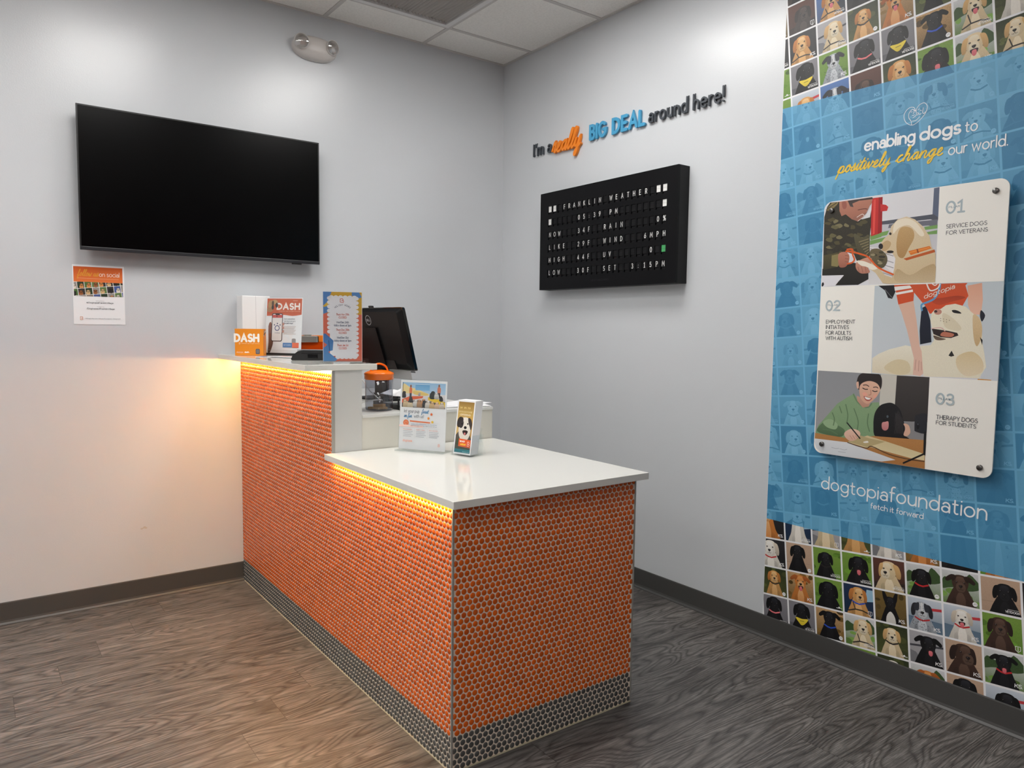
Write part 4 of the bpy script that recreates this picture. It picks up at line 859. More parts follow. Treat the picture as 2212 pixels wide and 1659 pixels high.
# fur, background, head x, head y, head size, turn, ears, extras (c=collar colour, b=bandana, t=tongue, v=vest, m=mark, logo)
RD, BU, PK, YE, TE = (190, 44, 48), (44, 82, 190), (232, 120, 124), (238, 214, 66), (70, 180, 190)
TILES = {(-1, -2): 'k ol .5 .6 1 .2 f K', (-1, -1): 'k dk .4 .5 1 .3 f V', (-1, 0): 'k gr .3 .5 1 .2 f F', (-1, 1): 'k gr .5 .4 1 0 f', (0, -3): 'k br .5 .5 1 0 f O', (0, -2): 'd br .55 .55 1.1 .3 f S', (0, -1): 'g dk .45 .60 1.15 .1 f K v', (0, 0): 'k gy .55 .66 1.2 .9 f V B', (0, 1): 'g lk .5 .55 1.2 0 f',
 (1, -2): 'g sk .5 .62 1.1 .2 f V t v', (1, -1): 'y pv .55 .62 1.15 .3 f V v', (1, 0): 's gr .5 .62 1.1 .1 s K', (1, 1): 's sk .5 .52 1.2 0 s', (2, -2): 'k dk .5 .6 1 0 f', (2, -1): 'g dg .5 .64 .95 .1 f O C', (2, 0): 'k gy .5 .66 1.2 .3 f V P', (2, 1): 'c br .45 .45 1.15 .5 f K',
 (3, -2): 't pv .5 .6 1 0 f', (3, -1): 't hy .45 .70 1.15 .2 s K t', (3, 0): 'k gy .5 .66 1.15 .1 f V B', (3, 1): 'g dg .5 .62 1.25 .1 f', (4, -1): 'k dg .5 1.5 .8 0 f', (4, 0): 'k hy .52 .66 1.1 -.2 s O U', (4, 1): 'k gr .5 .58 1.35 .3 f t', (5, -1): 'y gr .5 .5 1 0 f', (5, 0): 'y wt .55 .70 1.1 .1 f V t v', (5, 1): 'y wt .5 .62 1.25 -.1 f K t',
 (6, -1): 'y dg .5 .6 1 0 f', (6, 0): 'w dg .5 1.0 1 0 f', (6, 1): 'y dg .5 .66 1.1 -.4 f v', (7, 0): 'k gr .5 .6 1 0 f', (7, 1): 'y dg .5 .6 1 0 f',
 (-2, 15): 't dk .3 .9 1.5 .2 f K', (-1, 15): 'w bl .5 .95 1.1 0 f V R', (0, 15): 'y pv .5 1.2 1.2 0 f S', (1, 15): 'g dg .5 1.1 1.2 .3 f F', (2, 15): 'w pv .5 1.1 1 0 f K', (3, 15): 't hy .5 1.2 1 0 f K', (4, 15): 'k dk .5 1.2 1 0 f', (5, 15): 't gr .5 1.2 1 0 f',
 (-2, 16): 'w dk .40 .64 1.25 -.3 f K R', (-1, 16): 'k tn .45 .68 1.05 0 f O', (0, 16): 'k gr .45 .62 1.0 .3 f V C', (1, 16): 'k gr .55 .62 1.2 .1 f V t', (2, 16): 'y br .5 .62 1.25 -.8 f V', (3, 16): 'k wt .45 .62 1.05 .2 f O R', (4, 16): 'c wt .5 .62 1.15 .1 s O', (5, 16): 'k tn .6 .60 1.1 0 f V', (6, 16): 'k dk .4 .6 1 0 f',
 (-2, 17): 'g dg .5 .66 .95 .1 f O C', (-1, 17): 't hy .5 .66 1.1 .1 s K t', (0, 17): 'k gr .5 .60 1.25 .1 f F', (1, 17): 'g bl .5 .66 1.1 .5 f S U v', (2, 17): 'k ol .5 .62 .9 .1 u K M', (3, 17): 's lk .42 .62 1.15 .1 f K R', (4, 17): 'w lk .5 .66 1.05 0 f K R t', (5, 17): 'c gr .45 .64 1.15 .1 f S', (6, 17): 'y pv .4 .6 1 0 f',
 (-2, 18): 'k gy .45 .68 1.15 .3 f V P', (-1, 18): 'k gy .5 .68 1.15 .1 f V B', (0, 18): 'k hy .5 .66 1.1 -.2 s O U', (1, 18): 'y wt .6 .66 1.1 .1 f V v', (2, 18): 'y dg .5 .64 1.0 .1 f F C', (3, 18): 'k pv .55 .62 1.15 .5 s K t', (4, 18): 'c tn .5 .62 1.3 .8 f K', (5, 18): 'k wt .5 .66 1.0 .1 s K R t', (6, 18): 'k bl .4 .6 1 0 f',
 (0, 19): 'w wt .5 .2 .9 0 f', (1, 19): 'w gr .5 .2 .9 0 f', (2, 19): 'w dg .5 .62 1.1 0 f', (3, 19): 't wt .5 .62 1.05 .1 s', (4, 19): 'k tn .5 .66 1.2 .3 f', (5, 19): 'k lk .55 .60 1.15 0 f', (6, 19): 'k gr .5 .6 1 0 f'}
E1, E2, ORG, GAP = (.12625, .01085), (.01222, -.12463), (2.0623, 2.4629), .0036
def dog_tile(pr, c, r, spec, rnd):
    ox, oy = ORG[0]+c*E1[0]+r*E2[0], ORG[1]+c*E1[1]+r*E2[1]        # upper left corner
    def T(x, y): return (ox+E1[0]*x+E2[0]*(1-y), oy+E1[1]*x+E2[1]*(1-y))
    g = GAP/.126; quad = [T(g, g), T(1-g, g), T(1-g, 1-g), T(g, 1-g)]
    f = spec.split(); fur, ear, muz, hi = FUR[f[0]]; bt, bb, bg = BG[f[1]]; hx, hy, s, tn = map(float, f[2:6]); ek = f[6]; ex = f[7:]
    lv = pr.lv; keep = pr.clip; pr.clip = keep+[quad]
    def bl(p, cc, c2=None, gr=0): pr.blob([T(*q_) for q_ in p], cc, c2, gr)
    def el(x, y, rx, ry, cc, c2=None, gr=0, n=10): pr.poly([T(x+rx*cos(2*pi*i/n), y+ry*sin(2*pi*i/n)) for i in range(n)], cc, c2, gr)
    dim = lambda q_, k: tuple(max(0, min(255, int(v*k))) for v in q_)
    pr.poly(quad, bt, bb, bg)
    kind = f[1]
    if kind in ('gr', 'dg', 'hy', 'wt', 'ol'):
        for k in range(7):
            x, y = rnd.random(), rnd.random()*(1 if kind != 'wt' else .45); el(x, y, rnd.uniform(.06, .16), rnd.uniform(.04, .1), dim(bb if kind != 'wt' else (110, 146, 70), rnd.uniform(.7, 1.3)), None, bg)
    if kind == 'wt': bl([(0, .42), (.3, .5), (.7, .46), (1, .56), (1, .7), (.75, .95), (.6, .72), (.3, .7), (.1, .78), (0, .6)], (60, 84, 48), None, .2)
    if kind == 'pv': pr.poly([T(0, .5), T(1, .62), T(1, .68), T(0, .56)], (70, 70, 76)); pr.poly([T(.0, 0), T(.45, 0), T(.2, .35), T(0, .4)], (120, 120, 124))
    if kind == 'sk': pr.poly([T(.62, 0), T(1, 0), T(1, .6), T(.8, .7)], (40, 48, 64))
    if kind == 'lk': pr.poly([T(0, 0), T(1, 0), T(1, .36), T(0, .42)], (96, 118, 138)); pr.poly([T(.62, .66), T(1, .7), T(1, .78), T(.64, .74)], (196, 60, 66))
    if kind == 'br': pr.poly([T(0, 0), T(1, 0), T(1, .3), T(0, .22)], (48, 36, 34))
    if kind == 'tn': pr.poly([T(0, .3), T(1, .34), T(1, .345), T(0, .31)], (150, 126, 108))
    if kind == 'bl': pr.poly([T(.72, .5), T(1, .55), T(1, .9), T(.78, .9)], (150, 190, 214)); pr.poly([T(0, .6), T(.3, .8), T(.2, 1), T(0, 1)], (232, 186, 40)) if c == -1 else None
    if kind == 'gy': pr.poly([T(0, 0), T(1, 0), T(1, .2), T(0, .24)], (92, 92, 98))
    # body
    w = s*.95
    bl([(hx-.36*w, -.15), (hx-.33*w, .12), (hx-.24*w, .34), (hx-.15*w, hy-.1), (hx, hy), (hx+.15*w, hy-.1), (hx+.24*w, .34), (hx+.33*w, .12), (hx+.36*w, -.15)], dim(fur, 1.0), dim(fur, .82), .07)
    bl([(hx-.1*w, -.1), (hx-.12*w, .16), (hx-.05*w, hy-.25), (hx+.05*w, hy-.25), (hx+.12*w, .16), (hx+.1*w, -.1)], muz if f[0] not in 'k' else dim(muz, .95), dim(fur, 1.0), .07)
    for sx in (-1, 1): bl([(hx+sx*.2*w, -.1), (hx+sx*.22*w, .15), (hx+sx*.12*w, .22), (hx+sx*.13*w, -.1)], dim(fur, .86), dim(fur, .7), .07)
    if 'M' in ex: bl([(hx-.12, -.1), (hx-.13, .2), (hx, .38), (hx+.13, .2), (hx+.12, -.1)], (226, 222, 216), (200, 196, 190), .04)
    ny = hy-.22*s
    for key, cc in (('C', (40, 36, 36)), ('R', RD), ('U', BU), ('P', PK)):
        if key in ex: pr.stroke([T(hx-.17*s, ny+.03), T(hx-.08*s, ny-.02), T(hx+.03*s, ny-.035), T(hx+.17*s, ny+.02)], .0058, cc)
    if 'B' in ex:
        bl([(hx-.2*s, ny+.02), (hx, ny-.0), (hx+.2*s, ny+.03), (hx+.1*s, ny-.14), (hx-.02, ny-.22), (hx-.12*s, ny-.12)], YE, (214, 188, 50)); pr.stroke([T(hx-.07, ny-.08), T(hx+.07, ny-.07)], .003, (150, 130, 40))
    if 'v' in ex:
        pr.stroke([T(hx-.3*s, .12), T(hx-.1*s, .2), T(hx+.1*s, .2), T(hx+.3*s, .14)], .005, (48, 42, 40)); pr.stroke([T(hx-.16*s, ny), T(hx-.1*s, .2)], .004, (48, 42, 40))
    # ears behind, head, muzzle
    def P2(x, y): return (hx+x*s, hy+y*s)
    if ek == 'u':
        for sx in (-1, 1): bl([P2(sx*.06, .1), P2(sx*.2, .42), P2(sx*.26, .36), P2(sx*.2, .05)], ear, dim(fur, .9), .05)
    bl([P2(-.19, .02), P2(-.17, .15), P2(-.08, .225), P2(.08, .225), P2(.17, .15), P2(.19, .02), P2(.14, -.12), P2(.06, -.2), P2(-.06, -.2), P2(-.14, -.12)], dim(fur, 1.05), dim(fur, .9), .07)
    bl([P2(-.1+tn*.05, .06), P2(-.07+tn*.05, .18), P2(.07+tn*.05, .18), P2(.1+tn*.05, .06), P2(tn*.07, -.02)], hi, fur, .06)
    if ek == 'f':
        for sx in (-1, 1):
            k = 1-.35*tn*sx
            bl([P2(sx*.12+tn*.02, .17), P2(sx*(.19+.03*k), .15), P2(sx*(.2+.07*k), -.02), P2(sx*(.19+.06*k), -.16), P2(sx*(.155+.02*k), -.13), P2(sx*.15, .02)], dim(ear, 1.08), dim(ear, .88), .07)
    if ek == 's':
        for sx in (-1, 1): bl([P2(sx*.08, .19), P2(sx*.2, .22), P2(sx*.34, .1), P2(sx*.3, .03), P2(sx*.2, .08), P2(sx*.15, .06)], dim(ear, 1.08), dim(ear, .88), .07)
    mx = tn*.11
    bl([P2(mx-.09, 0), P2(mx-.11, -.1), P2(mx-.06, -.185), P2(mx+.06, -.185), P2(mx+.11, -.1), P2(mx+.09, 0), P2(mx, .05)], muz, dim(muz, .88), .06)
    if 't' in ex:
        bl([P2(mx-.085, -.115), P2(mx, -.1), P2(mx+.085, -.115), P2(mx+.05, -.2), P2(mx-.05, -.2)], (50, 26, 28)); bl([P2(mx-.04, -.13), P2(mx+.04, -.13), P2(mx+.045, -.22), P2(mx, -.26), P2(mx-.045, -.22)], (228, 124, 130), (206, 96, 108))
    else:
        pr.stroke([T(*P2(mx-.06, -.12)), T(*P2(mx-.02, -.135)), T(*P2(mx, -.09)), T(*P2(mx+.02, -.135)), T(*P2(mx+.06, -.12))], .0016, dim(muz, .45))
    bl([P2(mx-.045, -.03), P2(mx-.03, -.07), P2(mx, -.085), P2(mx+.03, -.07), P2(mx+.045, -.03), P2(mx, -.015)], (20, 18, 19)); el(*P2(mx-.012, -.036), .012*s, .007*s, (110, 106, 108), n=6)
    for sx in (-1, 1):
        x, y = P2(sx*.088+tn*.04, .048); el(x, y, .027*s, .021*s, dim(fur, .55), n=8); el(x, y, .019*s, .017*s, (22, 16, 14), n=8); el(x-.006*s, y+.006*s, .005*s, .005*s, (236, 236, 236), n=5)
    if f[0] == 's':
        for k in range(46): el(hx+rnd.uniform(-.3, .3), rnd.uniform(.0, .4), .012, .012, (48, 50, 58), n=5)
        for k in range(16): el(hx+rnd.uniform(-.12, .12), hy+rnd.uniform(-.1, .16), .010, .010, (60, 62, 70), n=5)
        bl([P2(.06, .2), P2(.17, .14), P2(.18, 0), P2(.08, .0)], (52, 54, 62), None, .05); bl([P2(-.06, .2), P2(-.17, .14), P2(-.18, 0), P2(-.08, .0)], (52, 54, 62), None, .05)
        pr.stroke([T(*P2(mx*.5, .2)), T(*P2(mx*.8, .02))], .004, (226, 226, 226))
    lg = [e for e in ex if e in 'KVOSF']
    if lg:
        k = lg[0]; wht = (238, 238, 238); x, y = T(.74, .10); sl = E1[1]/E1[0]
        if k == 'K': pr.text('KS.', x, y, .0115, wht, .2, width=.022, gap=.12, slope=sl)
        if k == 'V': pr.text('VETDOGS', T(.60, .09)[0], T(.60, .09)[1], .0068, wht, .2, width=.042, gap=.16, slope=sl); pr.stroke([T(.66, .18), T(.92, .18)], .0012, wht)
        if k == 'O': el(.86, .13, .065, .065, wht, n=14); pr.stroke([T(.83, .12), T(.86, .15), T(.90, .13)], .0012, (120, 120, 120))
        if k == 'S': pr.stroke([T(.80, .22), T(.92, .22), T(.92, .12), T(.86, .07), T(.80, .12), T(.80, .22)], .0016, wht); pr.stroke([T(.86, .2), T(.86, .1)], .002, wht)
        if k == 'F': el(.85, .12, .03, .03, wht, n=8); pr.stroke([T(.76, .1), T(.94, .1)], .002, wht)
    pr.clip = keep; top = pr.lv; pr.lv = lv; return top
U1, ZLO, ZHI, BT, BBt = 3.62, .099, H-.006, 2.2985, .5362
UM = lambda z: 2.0350
o = thing('wall_mural', 'floor to ceiling wall mural of dog portraits with a blue band across', 'mural', (0, -2.83, ZLO))
B('vinyl_sheet', mat('white_wall_vinyl', (238, 238, 240), .42), o, -.0012, 0, -U1, -2.035, ZLO, ZHI)
photos, band = Print(), Print(); rnd = random.Random(3); hit = 0; hib = 0
photos.lv = band.lv = 1
def rectc(z0, z1): return [(2.036, z0), (U1, z0), (U1, z1), (2.036, z1)]
def bluef(c):
    L = (.3*c[0]+.59*c[1]+.11*c[2])/255; L = min(1, L*1.05); a, b = (58, 126, 168), (122, 186, 220); return tuple(a[k]+(b[k]-a[k])*L for k in range(3))
band.clip = [rectc(BBt, BT)]; band.rect(2.036, U1, BBt, BT, (110, 178, 214)); band.cf = bluef
fz, fb_ = 'kykgtkcwyksyk', ['gr', 'dg', 'gy', 'lk', 'pv', 'tn', 'hy', 'wt', 'dk', 'ol']
for r in range(-5, 21):
    for c in range(-3, 13):
        cx, cy = ORG[0]+(c+.5)*E1[0]+(r+.5)*E2[0], ORG[1]+(c+.5)*E1[1]+(r+.5)*E2[1]
        if not (1.95 < cx < U1+.07 and ZLO-.08 < cy < ZHI+.08): continue
        sp = TILES.get((c, r))
        if not sp:
            sp = '%s %s %.2f %.2f %.2f %.2f %s' % (rnd.choice(fz), rnd.choice(fb_), rnd.uniform(.42, .58), rnd.uniform(.56, .68), rnd.uniform(1, 1.3), rnd.uniform(-.5, .5), rnd.choice('fffsf'))
            sp += rnd.choice([' t', ' R', ' C', '', ' v'])+rnd.choice([' K', ' V', ' O', '', ' K'])
        if cy > BT-.085:
            photos.clip = [rectc(BT, ZHI)]; hit = max(hit, dog_tile(photos, c, r, sp, rnd))
        if cy < BBt+.085:
            photos.clip = [rectc(ZLO, BBt)]; hit = max(hit, dog_tile(photos, c, r, sp, rnd))
        if BBt-.08 < cy < BT+.08: hib = max(hib, dog_tile(band, c, r, sp, rnd))
PR(photos, 'photo_collage', RW, m_vinyl, o, .0013); PR(band, 'blue_band', RW, m_vinyl, o, .0013)
top_b = .0013+(hib+3)*Print.EPS
wht = (246, 248, 250)
def lettering(name, items):
    p_ = Print()
    for a, k in items: p_.text(*a, **k)
    PR(p_, name, RW, m_vinyl, o, top_b)
lettering('upper_lettering', [(('enabling', 2.4035, 2.0585, .0415, wht, .18), dict(width=.186)), (('dogs', 2.6105, 2.0585, .0415, wht, .20), dict(width=.134)), (('to', 2.7615, 2.0570, .036, wht, .12), dict(width=.037)),
    (('our world.', 2.7105, 1.9880, .036, wht, .12), dict(width=.184))])
p_ = Print(); p_.text('positively', 2.2955, 1.9895, .0500, (244, 206, 62), .105, width=.206, cursive=True); p_.text('change', 2.5240, 1.9930, .0500, (244, 206, 62), .105, width=.164, cursive=True); PR(p_, 'script_lettering', RW, m_vinyl, o, top_b)
lettering('foundation_lettering', [(('dogtopia', 2.2885, .7180, .0500, wht, .10), dict(width=.270)), (('foundation', 2.5680, .7190, .0540, wht, .10), dict(width=.333)), (('fetch it forward', 2.4965, .6775, .0200, wht, .13), dict(width=.197))])
p_ = Print(); hxc, hyc = 2.588, 2.1545; k = .082/250
def hp(*pts): p_.stroke(spline([(hxc+(u-1020)*k, hyc-(v-186)*k*1.0) for u, v in pts], 4), .0018, wht)
hp((1022, 150), (1000, 105), (950, 98), (905, 140), (897, 195), (925, 255), (985, 294), (1040, 280), (1100, 230), (1135, 180), (1144, 120), (1110, 80), (1060, 90), (1030, 130), (1028, 170))
hp((985, 294), (978, 250), (952, 210), (950, 160), (985, 122), (1022, 150)); hp((990, 250), (1030, 250), (1068, 220)); hp((1003, 135), (1006, 158), (996, 170)); hp((985, 188), (1000, 190), (1010, 185)); hp((1030, 180), (1045, 172), (1056, 182), (1045, 195), (1030, 192), (1020, 205), (995, 215))
hp((1048, 140), (1060, 134)); hp((1072, 150), (1084, 158)); hp((1104, 130), (1098, 175), (1110, 195), (1128, 180)); hp((1060, 190), (1075, 195), (1082, 185)); hp((970, 150), (985, 146))
PR(p_, 'heart_logo', RW, m_vinyl, o, top_b)
# ------------------------------------------------------------ information panel stood off the mural
A0, B0, PX = 2.2703, .8697, .042
o = thing('information_sign', 'white rounded panel about service dogs fixed over the blue band', 'sign', (0, -(A0+.326), B0))
PW_, PH_ = .6535, 1.0045; RF = lambda u, v, w: (-w, -(A0+u), B0+v); RFm = lambda u, v, w: RF(u/1000, v/1000, w)
P(MB().prism(rrect(0, PW_, 0, PH_, .032, 7), PX-.006, PX, RF), 'panel_board', m_board, o)
outl = [(u*1000, v*1000) for u, v in rrect(.0006, PW_-.0006, .0006, PH_-.0006, .0315, 6)]
names = ('soldier_photo', 'trainer_photo', 'student_photo'); labs = ('photo of a person in camouflage shaking paws with a cream dog', 'photo of a person in orange shirt leaning over a pale dog', 'photo of a person in green sweater writing beside a black dog')
bnds = ([(1, 670), (436.7, 670.6), (436.7, 1006), (1, 1006)], [(220, 333.6), (653.2, 333.6), (653.2, 666.5), (220, 666.5)], [(0, -2), (436.5, -2), (436.5, 333.8), (0, 333.8)])
for i in range(3):
    pr = Print(); pr.clip = [outl, bnds[i]]
    for (pi_, kd, c1, c2, g, w, q_) in ART:
        if pi_ != i: continue
        pts = [(q_[j], q_[j+1]) for j in range(0, len(q_), 2)]
        if kd == 'p': pr.poly(pts, c1, c2, g)
        elif kd == 'b': pr.blob(pts, c1, c2, g, 4)
        else: pr.stroke(spline(pts, 4) if len(pts) > 2 else pts, max(w, .8), c1)
    if i == 1: pr.text('dogtopia', 402.5, 613.1, 16.5, (240, 226, 214), .13, width=100, slope=.34)
    tag(PR(pr, names[i], RFm, m_card, o, PX+.0001), labs[i])
pr = Print()
for s_, u, v, w, cap, c, wt, st, sl in TX_: pr.text(s_, u, v, cap, c, wt, width=w, slope=0 if s_ != 'dogtopia' else sl) if s_ != 'dogtopia' else None
PR(pr, 'printed_text', RFm, m_card, o, PX+.0002)
for u, v in ((33.3, 968.7), (613.8, 965.4), (35.7, 37.4), (616.2, 34.2)):
    mb = MB(); c = RFm(u, v, 0); fr = lambda x, y, z, c=c: (-z, c[1]-x, c[2]+y)
    mb.lathe([(0, PX+.008), (.008, PX+.008), (.0098, PX+.0065), (.0098, PX+.0002)], 22, fr=fr); mb.lathe([(.006, PX-.006), (.006, .0002)], 16, fr=fr)
    for a in (.78, 2.35): mb.box(-(PX+.0088), -(PX+.0078), c[1]-.0075, c[1]+.0075, c[2]-.0006, c[2]+.0006) if a < 1 else mb.box(-(PX+.0088), -(PX+.0078), c[1]-.0006, c[1]+.0006, c[2]-.0075, c[2]+.0075)
    P(mb, 'standoff_screw', m_steel, o)
# ------------------------------------------------------------ reception desk
DX, DR, DY, TY_ = -1.6721, -.9000, -2.1079, -1.205
Z1L, Z0L, Z1T, Z0T = .8583, .8345, 1.2078, 1.1838
o = thing('reception_desk', 'stepped reception desk faced in orange and grey penny tiles', 'desk', (-1.29, -1.06, 0))
mb = MB(); mb.box(DX+.004, -1.5465, TY_+.003, -.004, 0, Z0T-.0004); mb.box(DX+.004, DR-.004, DY+.004, TY_-.0005, 0, Z0L-.0004); P(mb, 'carcass', m_grout, o)
B('end_panel', m_panel, o, DX+.012, -1.5455, TY_-.002, TY_+.004, Z1L+.0006, Z0T-.0006); B('back_panel', m_cream, o, -1.5465, -1.5445, TY_, -.004, 0, Z0T-.0006); B('staff_end_panel', m_cream, o, DR-.0045, DR-.002, DY+.006, TY_-.001, 0, Z0L-.0006)
def tiles(regions, fr, name, m, u0, u1, rows, rad=.0091, pitch=.0211):
    """Penny-round mosaic: rows of domed discs, cut off at the edges u0..u1(v)."""
    mb = MB(); rh = pitch*.866; N = 10; cs = [(cos(2*pi*i/N+.31), sin(2*pi*i/N+.31)) for i in range(N)]; jit = random.Random(2)
    for r in rows:
        v = .0125+r*rh; x1 = u1(v); n0 = int(u0/pitch)-1; k = n0
        while True:
            u = k*pitch+(r % 2)*pitch/2; k += 1
            if u < u0-rad*.6: continue
            if u > x1+rad*.6: break
            cl = lambda a: min(max(a, u0+.001), x1-.001); vs = []; tilt = jit.uniform(-.0003, .0003)
            for rr, h in ((1, .0), (1, .0011), (.86, .0021)): vs += [fr(cl(u+rad*rr*c), v+rad*rr*s_, h+tilt*c*rr) for c, s_ in cs]
            vs.append(fr(cl(u), v, .0024)); fs = []
            for j in (0, 1): fs += [(j*N+i, j*N+(i+1) % N, (j+1)*N+(i+1) % N, (j+1)*N+i) for i in range(N)]
            fs += [(2*N+i, 2*N+(i+1) % N, 3*N) for i in range(N)]; mb.add(vs, fs, 0, True)
    return P(mb, name, m, o, fix=False)
def lim_left(v): return -TY_-.004 if v > Z0L-.008 else -DY-.006
FL = lambda u, v, w: (DX+.002-w, -u, v)            # left face: u along -y
FR_ = lambda u, v, w: (DX+u, DY+.002-w, v)         # right face: u along +x
B('grout_bed_left', m_grout, o, DX+.002, DX+.004, TY_+.001, -.002, .002, Z0T-.001); B('grout_bed_left', m_grout, o, DX+.002, DX+.004, DY+.004, TY_, .002, Z0L-.001); B('grout_bed_right', m_grout, o, DX+.004, DR-.006, DY+.002, DY+.004, .002, Z0L-.001)
rl = int((Z0T-.022)/(.0211*.866)); rr_ = int((Z0L-.0125)/(.0211*.866))
tiles(None, FL, 'orange_tile_face', m_otile, .003, lim_left, range(6, rl+1)); tiles(None, FR_, 'orange_tile_face', m_otile, .006, lambda v: DR-DX-.008, range(6, rr_+1))
tiles(None, FL, 'grey_tile_band', m_gtile, .003, lim_left, range(0, 6)); tiles(None, FR_, 'grey_tile_band', m_gtile, .006, lambda v: DR-DX-.008, range(0, 6))
B('corner_trim', m_alu, o, DX-.0012, DX+.005, DY-.0012, DY+.005, 0, Z0L-.0008, b=.001); B('edge_trim', m_alu, o, DX-.0012, DX+.012, TY_-.003, TY_+.004, Z1L+.0006, Z0T-.0008, b=.001); B('edge_trim', m_alu, o, DR-.007, DR-.001, DY-.0012, DY+.004, 0, Z0L-.0008, b=.001)
mb = MB(); mb.box(DX-.0008, DX+.004, DY, -.016, 0, .0016); mb.box(DX, DR-.002, DY-.0022, DY+.004, 0, .003); P(mb, 'floor_caulk', mat('cream_caulk', (198, 188, 160), .6), o)
o = thing('upper_counter', 'white quartz counter slab on the tall end of the desk', 'counter', (-1.63, -.6, Z0T))
B('slab', m_quartz, o, -1.783, -1.480, TY_-.006, -.0005, Z0T, Z1T, b=.0018); B('light_strip', m_led1, o, -1.6860, -1.6775, TY_+.006, -.03, Z0T-.005, Z0T-.0005)
o = thing('lower_counter', 'large white quartz counter slab on the low front end of the desk', 'counter', (-1.3, -1.69, Z0L))
B('slab', m_quartz, o, -1.7058, DR+.001, -2.166, TY_-.0025, Z0L, Z1L, b=.0018); B('light_strip', m_led2, o, DX-.013, DX-.005, DY+.004, TY_-.02, Z0L-.004, Z0L-.0005)
o = thing('back_cabinet', 'low cream cabinet behind the white counter carrying the computer', 'cabinet', (-1.22, -.6, 0))
ZC = 1.0015
B('body', m_cream, o, -1.5435, -.903, TY_+.002, -.016, 0, ZC-.012); B('top', mat('white_laminate_top', (226, 226, 222), .25), o, -1.5440, -.901, TY_-.001, -.014, ZC-.012, ZC, b=.001)
# ------------------------------------------------------------ things on the upper counter
E_ = .0004
def sign_frame(w, d=0):
    return lambda u, v, h: (u, -d-h, v)
o = thing('product_box', 'small orange carton with bold white capitals in front of the tall white box', 'box', (-1.7645, -.2334, Z1T+E_), world=False, rz=radians(-29.9))
mb = MB().box(0, .135, 0, .062, 0, .131, b=.001); mb.build('carton', m_orange, o)
pr = Print(); pr.text('DASH', .0, .070, .033, (248, 240, 230), .30, width=.112, gap=.3); pr.stroke([(.020, .064), (.020, .056), (.025, .057), (.025, .063), (.02, .064)], .0012, (250, 226, 200)); pr.text('a better way to get moving', .031, .058, .0035, (250, 220, 180), .16, width=.085)
pr.text('dogtopia', .008, .014, .0062, (250, 226, 200), .12, width=.030); pr.text('dash.', .046, .014, .0064, (255, 246, 236), .24, width=.021); pr.poly(rrect(.098, .118, .008, .033, .005, 4), (96, 94, 100), (84, 82, 90)); pr.poly(rrect(.101, .115, .012, .029, .004, 4), (112, 110, 114)); pr.build('front_print', lambda u, v, w: (u, -.0003-w, v), m_ink, o)
pr = Print(); pr.rect(.008, .052, .035, .105, (240, 138, 60)); pr.blob([(.006, .100), (.02, .108), (.03, .122), (.046, .126), (.052, .117), (.05, .110), (.038, .108), (.026, .1), (.016, .096)], (60, 58, 60)); pr.ell(.036, .116, .006, .005, (236, 234, 230)); pr.ell(.047, .12, .004, .005, (230, 228, 226)); pr.blob([(.006, .1), (.012, .102), (.018, .098), (.01, .094)], (236, 234, 230))
pr.stroke([(.024, .012), (.024, .024), (.034, .024), (.036, .019), (.03, .018), (.037, .015), (.034, .012), (.024, .012)], .0018, (250, 226, 200)); pr.build('side_print', lambda u, v, w: (.1353+w, u, v), m_ink, o)
o = thing('white_box', 'tall plain white box standing by the wall behind the orange box', 'box', (-1.6955, -.125, Z1T+E_), world=False)
mb = MB().box(0, .142, 0, .098, 0, .298, b=.004); mb.build('carton', mat('white_gloss_card', (240, 240, 240), .3), o); MB().box(.068, .0695, -.0003, .05, .02, .297).build('seam', mat('pale_grey_seam', (200, 200, 202), .5), o)
# DASH flyer in a slanted holder
o = thing('flyer_stand', 'clear stand holding a flyer that shows a phone, beside the white box', 'sign holder', (-1.6060, -.1670, Z1T+E_), world=False, rz=radians(-50))
lean = .10; FS = lambda u, v, w: (u, .012+v*lean-w, .006+v)
P(MB().box(-.004, .208, -.004, .058, 0, .010, b=.002), 'base', m_black, o)
P(MB().prism([(0, 0), (.204, 0), (.204, .284), (0, .284)], -.002, .0, FS), 'paper_sheet', m_paper, o); P(MB().prism([(-.003, 0), (.207, 0), (.207, .289), (-.003, .289)], .0012, .0030, FS), 'clear_front', m_acr, o)
pr = Print(); pr.clip = [[(.004, .004), (.2, .004), (.2, .28), (.004, .28)]]
pr.rect(.004, .2, .2, .28, (206, 98, 62), (200, 92, 56)); pr.blob([(.0, .199), (.03, .204), (.07, .2), (.11, .206), (.15, .2), (.2, .205), (.2, .199), (.15, .192), (.1, .197), (.05, .193), (.0, .192)], (206, 98, 62)); pr.text('DASH', .062, .226, .028, (246, 238, 232), .28, width=.124, gap=.3); pr.text('a better way to get moving', .072, .214, .0042, (240, 200, 170), .16, width=.118); pr.text('dogtopia', .15, .268, .004, (240, 210, 190), .14, width=.025)
for x, y, rx, ry, c in ((.026, .245, .017, .026, (186, 146, 100)), (.046, .262, .018, .012, (196, 158, 112)), (.058, .246, .008, .013, (60, 52, 50)), (.036, .255, .007, .014, (96, 76, 60)), (.02, .222, .018, .012, (176, 130, 90)), (.036, .235, .007, .012, (50, 46, 46))): pr.ell(x, y, rx, ry, c, None, .1)
pr.blob([(.016, .14), (.03, .16), (.04, .12), (.046, .06), (.04, .03), (.03, .006), (.018, .01), (.02, .06)], (150, 96, 80), (60, 50, 50)); pr.poly(rrect(.034, .096, .062, .205, .009, 4), (40, 38, 44)); pr.poly(rrect(.0375, .0925, .066, .201, .007, 4), (232, 226, 224)); pr.rect(.0375, .0925, .182, .197, (206, 84, 80)); pr.rect(.054, .078, .196, .202, (40, 38, 44))
